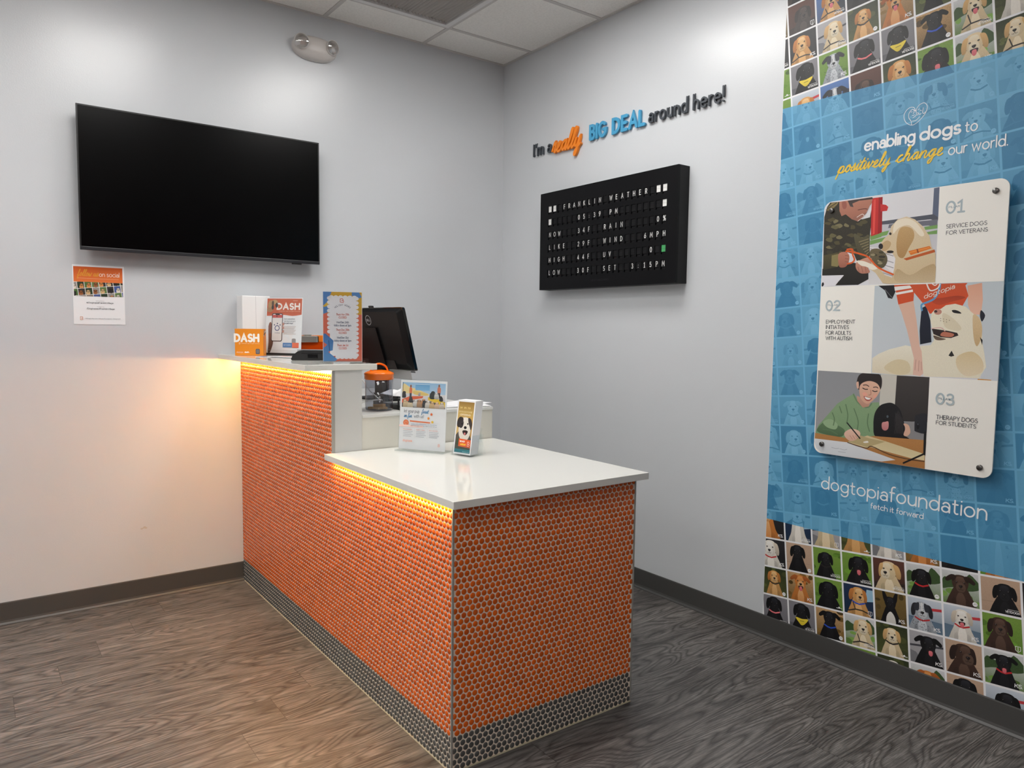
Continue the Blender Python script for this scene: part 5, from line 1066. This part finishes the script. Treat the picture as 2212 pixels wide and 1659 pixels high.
pr.ell(.066, .13, .0145, .0145, (64, 70, 122)); pr.ell(.066, .13, .0105, .0105, (232, 226, 224))
for x, y in ((.05, .146), (.066, .153), (.082, .146)): pr.ell(x, y, .003, .004, (54, 58, 100))
pr.text('9 of 10 mi', .054, .103, .005, (90, 86, 110), .18, width=.028); pr.ell(.062, .19, .003, .004, (70, 56, 56))
for y in (.15, .132, .114): pr.ell(.1, y, .006, .008, (206, 150, 134))
for k, (s_, w_) in enumerate((('Don\'t wait and lose', .06), ('your dog to one-up to', .064), ('low-paid steps!', .05))): pr.text(s_, .104, .174-.011*k, .0062, (110, 112, 124), .13 if k < 2 else .2, width=w_)
for k in range(7): pr.stroke([(.104, .138-.0062*k), (.104+.068-.006*(k % 3), .138-.0062*k)], .0016, (176, 152, 140))
pr.poly(rrect(.152, .174, .052, .078, .006, 4), (146, 140, 140)); pr.poly(rrect(.102, .192, .033, .056, .002, 3), (84, 130, 180)); pr.poly(rrect(.155, .192, .031, .057, .002, 3), (222, 108, 74)); pr.text('GET STARTED', .108, .042, .005, (200, 214, 230), .18, width=.04); pr.stroke([(.02, .018), (.18, .018)], .0008, (190, 186, 184))
PR(pr, 'printed_flyer', FS, m_ink, o, .0002)
# leaflets on the counter
o = thing('leaflet_sheet', 'loose printed leaflet lying at the edge of the upper counter by the orange box', 'leaflet', (-1.655, -.44, Z1T+E_), world=False, rz=radians(-34)); MB().box(-.06, .07, -.05, .05, 0, .0012).build('sheet', m_paper, o)
pr = Print(); pr.rect(-.058, -.02, -.048, .048, (90, 104, 150), (150, 160, 190)); pr.rect(-.016, .068, -.046, -.02, (206, 130, 100)); pr.build('printed_design', lambda u, v, w: (u, v, .0013+w), m_ink, o)
o = thing('leaflet_sheet', 'loose white leaflet with orange heading beside the black card terminal', 'leaflet', (-1.604, -.52, Z1T+E_+.0016), world=False, rz=radians(-62)); MB().box(-.08, .08, -.05, .05, 0, .0012).build('sheet', m_paper, o)
pr = Print(); pr.rect(-.076, .076, .024, .046, (226, 130, 90)); [pr.stroke([(-.07, .01-.012*k), (.06, .01-.012*k)], .002, (180, 182, 190)) for k in range(5)]; pr.build('printed_design', lambda u, v, w: (u, v, .0013+w), m_ink, o)
# card terminal
o = thing('card_terminal', 'black card payment terminal lying on the upper counter', 'card terminal', (-1.610, -.815, Z1T+E_), world=False, rz=radians(-29))
mb = MB(); prof = [(-.075, .004), (-.07, 0), (.09, 0), (.094, .01), (.092, .036), (.06, .042), (-.02, .044), (-.045, .040), (-.068, .022)]
mb.prism(prof, -.036, .036, lambda a, b, c: (a, c, b)); mb.build('shell', m_black, o); MB().box(-.05, .085, -.030, .030, .0425, .0455, b=.001).build('keypad_top', mat('grey_keypad', (120, 120, 122), .4), o)
MB().box(-.004, .038, -.0395, -.035, .008, .028, b=.002).build('paper_door', m_gloss, o); MB().box(-.03, .09, -.0365, -.0355, .030, .0315).build('shell_seam', m_gloss, o)
# holiday hours sign
o = thing('holiday_hours_sign', 'tall acrylic sign holder with colourful holiday hours card', 'sign holder', (-1.597, -1.136, Z1T+E_), world=False, rz=radians(-20)); o.scale = (.955, 1, 1)
MB().box(-.094, .094, -.018, .048, 0, .0045, b=.001).build('base_plate', m_edge, o); MB().box(-.094, .094, -.018, -.012, .0045, .012, b=.0015).build('base_lip', m_edge, o); MB().box(-.081, .083, -.0065, -.0045, .0047, .290).build('clear_front', m_acr, o)
MB().box(-.080, .082, -.004, -.0025, .0047, .289).build('paper_card', m_paper, o)
FH = lambda u, v, w: (u, -.0041-w, v); pr = Print(); x0, x1, y0, y1 = -.0785, .0805, .008, .2865; ww_, hh_ = x1-x0, y1-y0; pr.clip = [[(x0, y0), (x1, y0), (x1, y1), (x0, y1)]]
q = lambda u, v: (x0+u*ww_, y1-v*hh_)
pr.rect(x0, x1, y0, y1, (216, 112, 92)); pr.poly([q(0, 0), q(1, 0), q(1, .32), q(0, .3)], (206, 164, 62)); pr.poly([q(0, 0), q(.22, 0), q(.1, .16), q(0, .2)], (78, 128, 186)); pr.poly([q(0, .2), q(.16, .18), q(.18, .28), q(0, .32)], (84, 134, 190)); pr.poly([q(.74, 0), q(.93, 0), q(1, .07), q(.9, .09), q(.74, .05)], (84, 134, 190)); pr.poly([q(0, .2), q(.14, .13), q(.13, .2), q(.02, .22)], (214, 176, 70))
lv1 = pr.lv+1; pr.layer(lv1); card = []
def scal(n0, a, b, r): return [(a[0]+(b[0]-a[0])*(k+.5)/n0, a[1]+(b[1]-a[1])*(k+.5)/n0, r) for k in range(n0)]
wc = (232, 231, 236); pr.rect(*[q(.17, 0)[0], q(.85, 0)[0], q(0, .92)[1], q(0, .08)[1]], wc)
for u, v, r in scal(6, (.15, .08), (.87, .08), .062)+scal(5, (.32, .935), (.87, .935), .062)+scal(9, (.16, .06), (.16, .60), .055)+scal(14, (.86, .06), (.86, .94), .055): pr.layer(lv1-1); pr.ell(*q(u, v), r*ww_*1.1, r*ww_*.9, wc)
pr.layer(lv1+1); pr.poly([q(0, .60), q(.06, .60), q(.26, .7), q(.24, .84), q(.12, .86), q(.36, .97), q(.3, 1), q(0, 1)], (70, 120, 178), (92, 146, 200)); pr.poly([q(0, .72), q(.1, .76), q(.02, .8), q(0, .8)], (216, 112, 92)); pr.stroke([q(.14, .7), q(.16, .84)], .004, (56, 98, 150))
rd_, gy_ = (206, 100, 84), (92, 104, 128); pr.stroke([q(.44, .145), q(.44, .10), q(.5, .095), q(.52, .118), q(.47, .122), q(.53, .13), q(.52, .15), q(.44, .145)], .0022, rd_)
for k, ch in enumerate('HOLIDAY HOURS'):
    if ch == ' ': continue
    a = radians(128-76*k/12); cx, cy = q(.5, .36); R_ = .046; st = [[(p-GL[ch][0]/2, v) for p, v in s_] for s_ in GL[ch][1]]; b_a = a-pi/2; pr.lv += 1
    for s_ in st: pr.stroke([(cx+R_*cos(a)+.0062*(p*cos(b_a)-v*sin(b_a)), cy+R_*sin(a)*1.0+.0062*(p*sin(b_a)+v*cos(b_a))) for p, v in s_], .0009, gy_, False)
for s_, v, c, w_ in (('Thurs Nov 27th', .335, rd_, .33), ('CLOSED', .378, rd_, .2), ('Wed Dec 24th', .448, gy_, .32), ('lobby closes at 5pm', .492, gy_, .44), ('Thurs Dec 25th', .556, rd_, .34), ('CLOSED', .60, rd_, .2), ('Wed Dec 31st', .668, gy_, .3), ('lobby closes at 5pm', .712, gy_, .44), ('Thurs Jan 1st', .778, rd_, .29), ('CLOSED', .823, rd_, .2)): pr.text(s_, *q(.5, v), .0075, c, .14, width=w_*ww_, align='c')
pr.build('printed_card', FH, m_ink, o)
# ------------------------------------------------------------ the computer on the back cabinet
mon = thing('computer_monitor', 'black computer monitor seen from behind on the back cabinet', 'monitor', (-1.172, -.650, ZC+E_), world=False, rz=radians(-84))
# local: x along the screen (towards the camera's right), back faces -y; tilted top towards -y
tl = radians(14.5); MH, MW = .304, .545
FM = lambda u, v, w: (u, -.004-w*cos(tl)-(v-.05)*sin(tl)*1.0, .152+v*cos(tl)-w*sin(tl)*-0.0)
P(MB().prism(rrect(-MW/2, MW/2, 0, MH, .010, 4), -.006, .010, FM), 'screen_frame', m_gloss, mon)
mb = MB(); outer = rrect(-MW/2+.004, MW/2-.004, .004, MH-.004, .012, 4); inner = rrect(-MW/2+.026, MW/2-.026, .030, MH-.022, .012, 4); n = len(outer)
mb.add([FM(u, v, .010) for u, v in outer]+[FM(u, v, .030) for u, v in inner], [(i, (i+1) % n, n+(i+1) % n, n+i) for i in range(n)]+[tuple(range(n, 2*n))]); P(mb, 'back_shell', m_satin, mon)
P(MB().prism([(-.075, .02), (.075, .02), (.055, .205), (-.055, .205)], .030, .040, FM), 'mount_cover', m_satin, mon)
P(MB().prism([(-.16, .004), (.16, .004), (.15, .045), (-.15, .045)], .028, .034, FM), 'port_bay', m_black, mon)
P(MB().prism(rrect(-.018, .018, MH, MH+.010, .004, 3), -.002, .006, FM), 'webcam', m_black, mon)
pr = Print(); pr.stroke([(-.008+.023*cos(2*pi*i/30), .242+.023*sin(2*pi*i/30)) for i in range(31)], .0026, (176, 178, 182)); pr.text('DELL', -.008, .2375, .0095, (176, 178, 182), .2, width=.031, align='c'); PR(pr, 'maker_badge', FM, m_card, mon, .0305)
mb = MB(); mb.box(-.035, .035, -.03, .012, .008, .20, b=.006); P(mb, 'stand_column', m_satin, mon); P(MB().box(-.12, .12, -.09, .12, 0, .010, b=.003), 'stand_base', m_satin, mon)
P(MB().prism([(-.03, -.048), (.20, -.048), (.20, .004), (-.03, .004)], .004, .0055, lambda u, v, w: FM(u+.02, v, w-.004)), 'hanging_label_card', mat('pale_film', (190, 190, 190), .4), mon)
P(MB().prism([(.226, -.010), (.26, -.010), (.26, -.002), (.226, -.002)], .002, .004, FM), 'label_strip', mat('grey_label_text', (92, 92, 94), .5), mon)
# treat jar
o = thing('treat_jar', 'clear plastic treat jar with an orange lid on the back cabinet', 'jar', (-1.409, -1.083, ZC+E_), world=False)
MB().lathe([(0, .003), (.054, .003), (.0575, .006), (.0585, .012), (.0585, .150), (.0575, .150), (.0570, .012), (.0545, .0065), (0, .0055)], 44).build('jar_body', m_jar, o)
ld = MB().lathe([(.0560, .132), (.0615, .134), (.0615, .152), (.0630, .154), (.0630, .158), (.0600, .1615), (.045, .168), (.025, .172), (0, .173)], 44).build('lid', m_olid, o)
mb = MB(); mb.tube(spline([(-.040, .168), (-.030, .188), (0, .199), (.030, .188), (.042, .166)], 5) and [(x, 0, z) for x, z in spline([(-.040, .166), (-.030, .188), (0, .199), (.030, .188), (.042, .164)], 5)], .0042, 8); mb.build('handle', m_olid, ld)
bone = spline([(-.012, .003), (-.018, .009), (-.012, .012), (-.006, .006), (.006, .006), (.012, .012), (.018, .009), (.012, .003), (.018, -.006), (.012, -.011), (.006, -.005), (-.006, -.005), (-.012, -.011), (-.018, -.006)], 2, True)
for k, (dx, dy, dz, rz) in enumerate(((-.008, -.022, .0, .3), (.020, -.012, .0, 1.4), (-.026, .012, 0, 2.2), (.008, .022, 0, .9), (.002, -.008, .010, 2.6), (.016, .008, .010, .1), (-.014, .004, .010, 1.2))):
    t = MB().prism([(u*.9, v*.9) for u, v in bone], 0, .009).build('dog_biscuit', m_cookie, None, (-1.409+dx, -1.083+dy, ZC+.0066+dz), rz); tag(t, 'tan bone shaped dog biscuit at the bottom of the clear jar', 'dog biscuit', 'biscuits in the treat jar')
# clutter around the jar
o = thing('storage_box', 'tall glossy orange box with a silver clasp behind the card terminal', 'box', (-1.350, -.185, ZC+E_), world=False)
MB().box(-.092, .092, -.05, .05, 0, .272, b=.004).build('box_body', m_oranged, o); MB().box(-.094, .094, -.052, .052, .272, .306, b=.003).build('box_rim', mat('bright_orange_card', (232, 122, 26), .4), o)
cl = MB(); cl.box(-.088, .002, -.062, -.052, .270, .304, b=.004); cl.box(-.070, -.030, -.058, -.04, .304, .311, b=.002); cl.build('clasp', m_chrome, o); MB().box(-.006, .008, -.060, -.052, .272, .302, b=.003).build('clasp_hinge', m_black, o)
o = thing('letter_tray', 'black two level letter tray beside the clear jar on the back cabinet', 'letter tray', (-1.245, -1.02, ZC+E_), world=False)
tb_ = MB(); tb_.box(-.088, .092, -.15, .15, 0, .004); tb_.box(-.088, -.084, -.13, .15, .004, .020); tb_.box(.088, .092, -.13, .15, .004, .020); tb_.build('lower_shelf', m_black, o); tb_ = MB(); tb_.box(-.088, .092, -.10, .15, .044, .048); tb_.box(-.088, -.084, -.08, .15, .048, .056); tb_.box(.088, .092, -.08, .15, .048, .056); tb_.build('upper_shelf', m_black, o)
for x in (-.086, .090):
    for y in (-.09, .146): MB().box(x-.002, x+.002, y-.004, y+.004, .004, .044).build('riser', m_black, o)
o = thing('sticky_note', 'pink paper note lying in the lower level of the black tray', 'note', (-1.262, -1.105, ZC+.0052), world=False, rz=radians(20)); MB().box(-.05, .05, -.03, .045, 0, .0008).build('note_paper', mat('pink_paper', (240, 176, 190), .6), o)
o = thing('crumpled_paper_pack', 'white crumpled packet of paper on top of the black letter tray', 'paper packet', (-1.243, -.98, ZC+.0502), world=False, rz=pi/2)
mb = MB(); rn = random.Random(8); n = 7; hs = [[rn.uniform(.004, .026) if 0 < i < n-1 and 0 < j < n-1 else rn.uniform(.0005, .006) for i in range(n)] for j in range(n)]
vs = [(-.09+.18*i/(n-1), -.07+.14*j/(n-1), hs[j][i]) for j in range(n) for i in range(n)]; mb.add(vs, [(j*n+i, j*n+i+1, (j+1)*n+i+1, (j+1)*n+i) for j in range(n-1) for i in range(n-1)])
mb.add([(x, y, 0) for x, y, z in vs], [(j*n+i, (j+1)*n+i, (j+1)*n+i+1, j*n+i+1) for j in range(n-1) for i in range(n-1)]); mb.build('packet', m_paper, o)
o = thing('cable', 'thin white cable drooping from the monitor behind the jar', 'cable', (-1.33, -.93, ZC+.03)); mb = MB()
mb.tube([(-1.44, -.96, ZC+.135), (-1.425, -.965, ZC+.115), (-1.40, -.975, ZC+.075), (-1.37, -.985, ZC+.045), (-1.345, -.985, ZC+.032), (-1.338, -.95, ZC+.031), (-1.35, -.86, ZC+.02), (-1.36, -.80, ZC+.0035), (-1.36, -.70, ZC+.003)], .0024, 8); P(mb, 'cord', m_white, o)
o = thing('paper_stack', 'white papers hanging over the right end of the back cabinet', 'papers', (-1.02, -1.05, ZC+E_), world=False)
for k, (dx, dy, a) in enumerate(((0, 0, .1), (.02, -.03, -.25), (.045, -.01, .45))): MB().box(-.12, .12, -.09, .09, .002*k, .002*k+.0016).build('paper_sheet', m_paper, o, (dx, dy, 0), a)
# ------------------------------------------------------------ feast sign on the lower counter
o = thing('feast_sign', 'acrylic sign about letting your pup feast standing on the lower counter', 'sign holder', (-1.3520, -1.3600, Z1L+E_), world=False, rz=radians(-58))
sl = .075; FF = lambda u, v, w: (u, -.012+v*sl-w, .006+v)
MB().box(-.112, .108, -.030, .050, 0, .004, b=.001).build('base_plate', m_edge, o); MB().box(-.112, .108, -.034, -.028, 0, .0085, b=.0015).build('base_lip', m_edge, o)
P(MB().prism([(-.107, 0), (.107, 0), (.107, .281), (-.107, .281)], .001, .0028, FF), 'clear_front', m_acr, o); P(MB().prism([(-.1065, .280), (.1065, .280), (.1065, .2835), (-.1065, .2835)], -.0022, .0030, FF), 'top_edge', m_edge, o); P(MB().prism([(-.105, .001), (.105, .001), (.105, .2795), (-.105, .2795)], -.0016, .0, FF), 'paper_sheet', m_paper, o)
pr = Print(); q = lambda u, v: (-.105+.21*u, .2785-.2785*v)
def qr(u0, u1, v0, v1, c, c2=None, g=0): pr.rect(q(u0, 0)[0], q(u1, 0)[0], q(0, v1)[1], q(0, v0)[1], c, c2, g)
pr.clip = [[q(.035, .39), q(.968, .39), q(.968, .03), q(.035, .03)]]
qr(.035, .968, .03, .39, (150, 190, 222), (206, 222, 236)); pr.blob([q(.05, .05), q(.2, .1), q(.35, .12), q(.5, .16), q(.66, .2), q(.6, .22), q(.3, .2), q(.05, .22)], (238, 214, 150)); qr(.035, .968, .19, .3, (226, 222, 224), (206, 200, 202)); qr(.32, .63, .035, .14, (96, 156, 206), (126, 184, 224)); qr(.32, .63, .045, .055, (200, 224, 240)); qr(.045, .055, .03, .2, (60, 70, 80))
pr.blob([q(.28, .15), q(.5, .17), q(.62, .2), q(.5, .215), q(.3, .2)], (226, 196, 110)); qr(.035, .968, .29, .39, (84, 70, 66), (70, 60, 58)); pr.poly([q(.035, .28), q(.2, .23), q(.5, .22), q(.48, .25), q(.2, .29), q(.035, .33)], (224, 100, 60)); pr.poly([q(.6, .23), q(.75, .23), q(.968, .3), q(.968, .37), q(.8, .32), q(.6, .27)], (234, 196, 40))
for u, v, w_, c1, c2 in ((.22, .13, .05, (226, 120, 76), (50, 56, 80)), (.83, .11, .06, (220, 130, 96), (70, 50, 50))):
    pr.ell(*q(u, v-.045), .0045, .006, (150, 100, 80)); pr.blob([q(u-w_*.6, v+.03), q(u-w_*.5, v-.02), q(u, v-.03), q(u+w_*.6, v-.01), q(u+w_*.5, v+.06), q(u-w_*.4, v+.06)], c1); qr(u-w_*.45, u+w_*.45, v+.055, v+.13, c2)
rn = random.Random(6)
for u, v, s_, c in ((.07, .2, 1.0, (50, 48, 50)), (.69, .19, 1.2, (52, 60, 60)), (.78, .2, 1, (230, 228, 226)), (.88, .24, .8, (40, 38, 40)), (.12, .33, 1.25, (226, 200, 160)), (.22, .34, 1.2, (232, 214, 178)), (.23, .27, .9, (60, 56, 60)), (.33, .32, 1.1, (226, 224, 220)), (.42, .32, 1.2, (196, 150, 110)), (.5, .3, 1, (222, 160, 110)), (.53, .32, 1, (48, 46, 50)), (.6, .33, 1.2, (232, 224, 214)), (.69, .34, 1.2, (226, 190, 140)), (.8, .34, 1.1, (236, 200, 170)), (.9, .34, 1.1, (230, 214, 196)), (.41, .19, .5, (200, 190, 190))):
    x, y = q(u, v); pr.blob([(x-.009*s_, y-.014*s_), (x-.009*s_, y+.002*s_), (x-.002*s_, y+.006*s_), (x+.008*s_, y+.004*s_), (x+.010*s_, y-.014*s_)], c, tuple(int(k*.7) for k in c), .08); x += rn.uniform(-.004, .004); pr.ell(x, y+.006*s_, .0056*s_, .0056*s_, c); pr.ell(x-.005*s_, y+.006*s_, .002*s_, .004*s_, tuple(int(k*.7) for k in c)); pr.ell(x+.005*s_, y+.006*s_, .002*s_, .004*s_, tuple(int(k*.7) for k in c)); pr.ell(x, y+.004*s_, .0014*s_, .0012*s_, (28, 26, 26))
pr.clip = []; gy_, bl_, or_ = (98, 104, 114), (60, 132, 180), (228, 120, 76)
pr.text('let your pup', *q(.095, .465), .0125, gy_, .1, width=.0700); pr.text('feast', *q(.475, .465), .0165, bl_, .1, width=.030, cursive=True); pr.text('on fun', *q(.095, .535), .0165, bl_, .1, width=.036, cursive=True); pr.text('with us!', *q(.315, .535), .0125, gy_, .1, width=.0440)
for u, v, c in ((.69, .475, (226, 110, 60)), (.63, .535, (236, 150, 60)), (.715, .585, (240, 196, 60))): pr.poly([(q(u, v)[0]+.0068*(1 if k % 2 == 0 else .6)*cos(k*pi/5+.3), q(u, v)[1]+.0068*(1 if k % 2 == 0 else .6)*sin(k*pi/5+.3)) for k in range(10)], c)
pr.ell(*q(.145, .615), .0128, .0128, or_, n=20); pr.stroke([(q(.145, .615)[0]+.006*cos(a), q(.145, .615)[1]+.006*sin(a)) for a in (k*.5 for k in range(11))], .001, (250, 190, 160)); pr.stroke([q(.24, .587), q(.66, .597)], .0052, or_); pr.stroke([q(.72, .6), q(.88, .6)], .0004, (200, 200, 204)); pr.stroke([q(.5, .68), q(.88, .68)], .0004, (170, 172, 176)); pr.rect(-.105, q(.52, 0)[0], q(0, .675)[1], q(0, .645)[1], (246, 214, 206))
pr.text('holidays were nothing just let us do this with fun!', *q(.26, .632), .0034, (100, 130, 170), .14, width=.116); pr.text('pick a pup-approved way while you are with us!', *q(.26, .657), .0034, (110, 116, 130), .14, width=.116)
for k in range(3):
    pr.text(('FUN GAMES', 'HAPPY TAILS', 'DO GOOD')[k], *q(.1+.28*k, .715), .0034, (206, 110, 90), .18, width=.038)
    for j in range(4): pr.stroke([q(.1+.28*k, .735+.024*j), q(.1+.28*k+(.2, .18, .21, .17)[j], .735+.024*j)], .0016, (168, 172, 180))
    if k: pr.stroke([q(.065+.28*k, .69), q(.065+.28*k, .83)], .0004, (180, 180, 186))
pr.text('dogtopia', *q(.095, .885), .0085, (236, 150, 120), .12, width=.042); pr.stroke([q(.86, .93), q(.86, .895), q(.885, .893), q(.893, .905), q(.87, .91), q(.895, .917), q(.888, .93), q(.86, .93)], .0012, (236, 150, 120))
PR(pr, 'printed_sheet', FF, m_ink, o, .0001)
# ------------------------------------------------------------ brochures in a clear rack
bx = (-1.2740, -1.5305, Z1L+E_); bz = radians(-73); bl_an = .15
o = thing('brochure_holder', 'small clear acrylic brochure rack at the middle of lower counter', 'brochure holder', bx, world=False, rz=bz)
FB = lambda u, v, w: (u, -.002+v*bl_an-w, .006+v)
mb = MB(); mb.box(-.050, .050, -.010, .070, 0, .004, b=.001); mb.build('base', m_edge, o)
P(MB().prism([(-.049, 0), (.049, 0), (.049, .028), (.046, .034), (.034, .036), (-.034, .036), (-.046, .034), (-.049, .028)], .0015, .0035, FB), 'front_lip', m_acr, o)
for sx in (-1, 1): P(MB().prism([(-.006, .004), (.066, .004), (.075, .082), (.006, .082)], sx*.048-.001, sx*.048+.001, lambda a, b, c: (c, a, b)), 'side_wall', m_acr, o)
P(MB().prism([(-.049, 0), (.049, 0), (.049, .10), (-.049, .10)], -.0530, -.0515, FB), 'back_wall', m_acr, o); P(MB().prism([(.052, .1), (.0535, .1), (.094, 0), (.0925, 0)], -.040, .040, lambda a, b, c: (c, a+.006, b)), 'prop_leg', m_acr, o)
NB = 16; th = .046/NB; proto = None
for k in range(NB):
    if k == 0:
        r = thing('brochure', 'front dog portrait brochure in the clear rack', 'brochure', bx, 'brochures in the clear rack', world=False, rz=bz)
        P(MB().prism([(-.0445, 0), (.0445, 0), (.0445, .209), (-.0445, .209)], -th*.92, 0, FB), 'leaflet', m_paper, r)
        pr = Print(); x0, x1 = -.0395, .0395; pr.clip = [[(x0, .006), (x1, .006), (x1, .203), (x0, .203)]]
        pr.rect(x0, x1, .004, .204, (196, 160, 90), (214, 186, 130)); pr.rect(x0, x1, .15, .204, (150, 116, 60), (206, 172, 96)); pr.blob([(-.02, .125), (0, .142), (.03, .15), (.05, .14), (.05, .06), (.02, .05)], (206, 164, 84), (170, 130, 80)); pr.blob([(-.05, .0), (-.045, .06), (-.02, .09), (.02, .085), (.045, .05), (.05, .0)], (90, 84, 76), (60, 62, 60), .1)
        wd = (232, 226, 216)
        pr.blob([(-.028, .09), (-.024, .13), (-.004, .143), (.018, .14), (.03, .12), (.032, .085), (.022, .06), (.002, .052), (-.018, .062)], wd, (214, 206, 194), .1); pr.blob([(-.03, .142), (-.012, .142), (-.008, .128), (-.018, .106), (-.034, .104), (-.04, .122)], (52, 46, 46), None, .1); pr.blob([(.016, .142), (.03, .138), (.038, .118), (.034, .096), (.026, .11), (.018, .126)], (64, 56, 54), None, .1); pr.blob([(-.02, .13), (-.006, .126), (-.008, .108), (-.018, .1), (-.026, .11)], (60, 54, 54), None, .1)
        pr.ell(-.013, .117, .0035, .0035, (18, 16, 16)); pr.ell(.016, .119, .0035, .0035, (18, 16, 16)); pr.ell(.005, .104, .0075, .0058, (18, 16, 18)); pr.blob([(-.008, .09), (.006, .094), (.02, .09), (.012, .076), (.0, .076)], (44, 30, 30)); pr.ell(.005, .08, .005, .005, (200, 120, 120)); pr.blob([(-.03, .0), (-.03, .06), (-.012, .05), (.03, .055), (.03, .0)], (70, 84, 60), (70, 66, 60), .1)
        pr.poly([(-.022, .03), (.0385, .027), (.039, .058), (-.021, .06)], (224, 92, 44)); pr.text('THE MOST', -.016, .047, .0055, (250, 236, 226), .24, width=.026); pr.text('AWESOME', -.012, .035, .0062, (250, 206, 70), .26, width=.028); pr.stroke([(.024, .034), (.024, .05), (.031, .05), (.033, .044), (.028, .042), (.034, .039), (.031, .034), (.024, .034)], .0014, (252, 232, 222)); pr.rect(x0, x1, .004, .02, (40, 130, 140), (34, 110, 124)); pr.text('dogtopia.com', .002, .009, .004, (150, 210, 220), .14, width=.034)
        for j in range(3): pr.text(('DAY', 'SPA', 'FUN')[j], -.03+.02*j, .177, .006, (240, 214, 140), .18, width=.012)
        pr.text('DOG DAYCARE', -.033, .162, .0052, (246, 230, 180), .16, width=.066); pr.text('OFFERING', -.026, .150, .0058, (250, 240, 210), .2, width=.052); PR(pr, 'cover_print', FB, m_ink, r, .0001)
    else:
        dz = .0012*((k*7) % 5)
        if k == 1: r = proto = MB().prism([(-.0445, 0), (.0445, 0), (.0445, .209), (-.0445, .209)], -th*.92, 0, lambda u, v, w: (u, v*bl_an-w, v)).build('brochure', m_paper)
        else: r = proto.copy(); COL.objects.link(r)
        lp = Vector((0, -.002+th*k, .006)); r.location = Vector(bx)+Matrix.Rotation(bz, 3, 'Z') @ lp; r.rotation_euler = (0, 0, bz)
        tag(r, 'white edged brochure stacked behind the dog portrait brochure in rack', 'brochure', 'brochures in the clear rack')
# small wood chip on the floor
t = MB().prism([(-.02, 0), (-.006, .007), (.014, .005), (.02, -.002), (.004, -.004), (-.012, -.005)], 0, .002).build('leaf_scrap', mat('dry_tan_leaf', (170, 140, 90), .7), None, (-.48, -2.985, .0006), .5); tag(t, 'tiny dry tan leaf scrap on the floor near the mural', 'leaf')
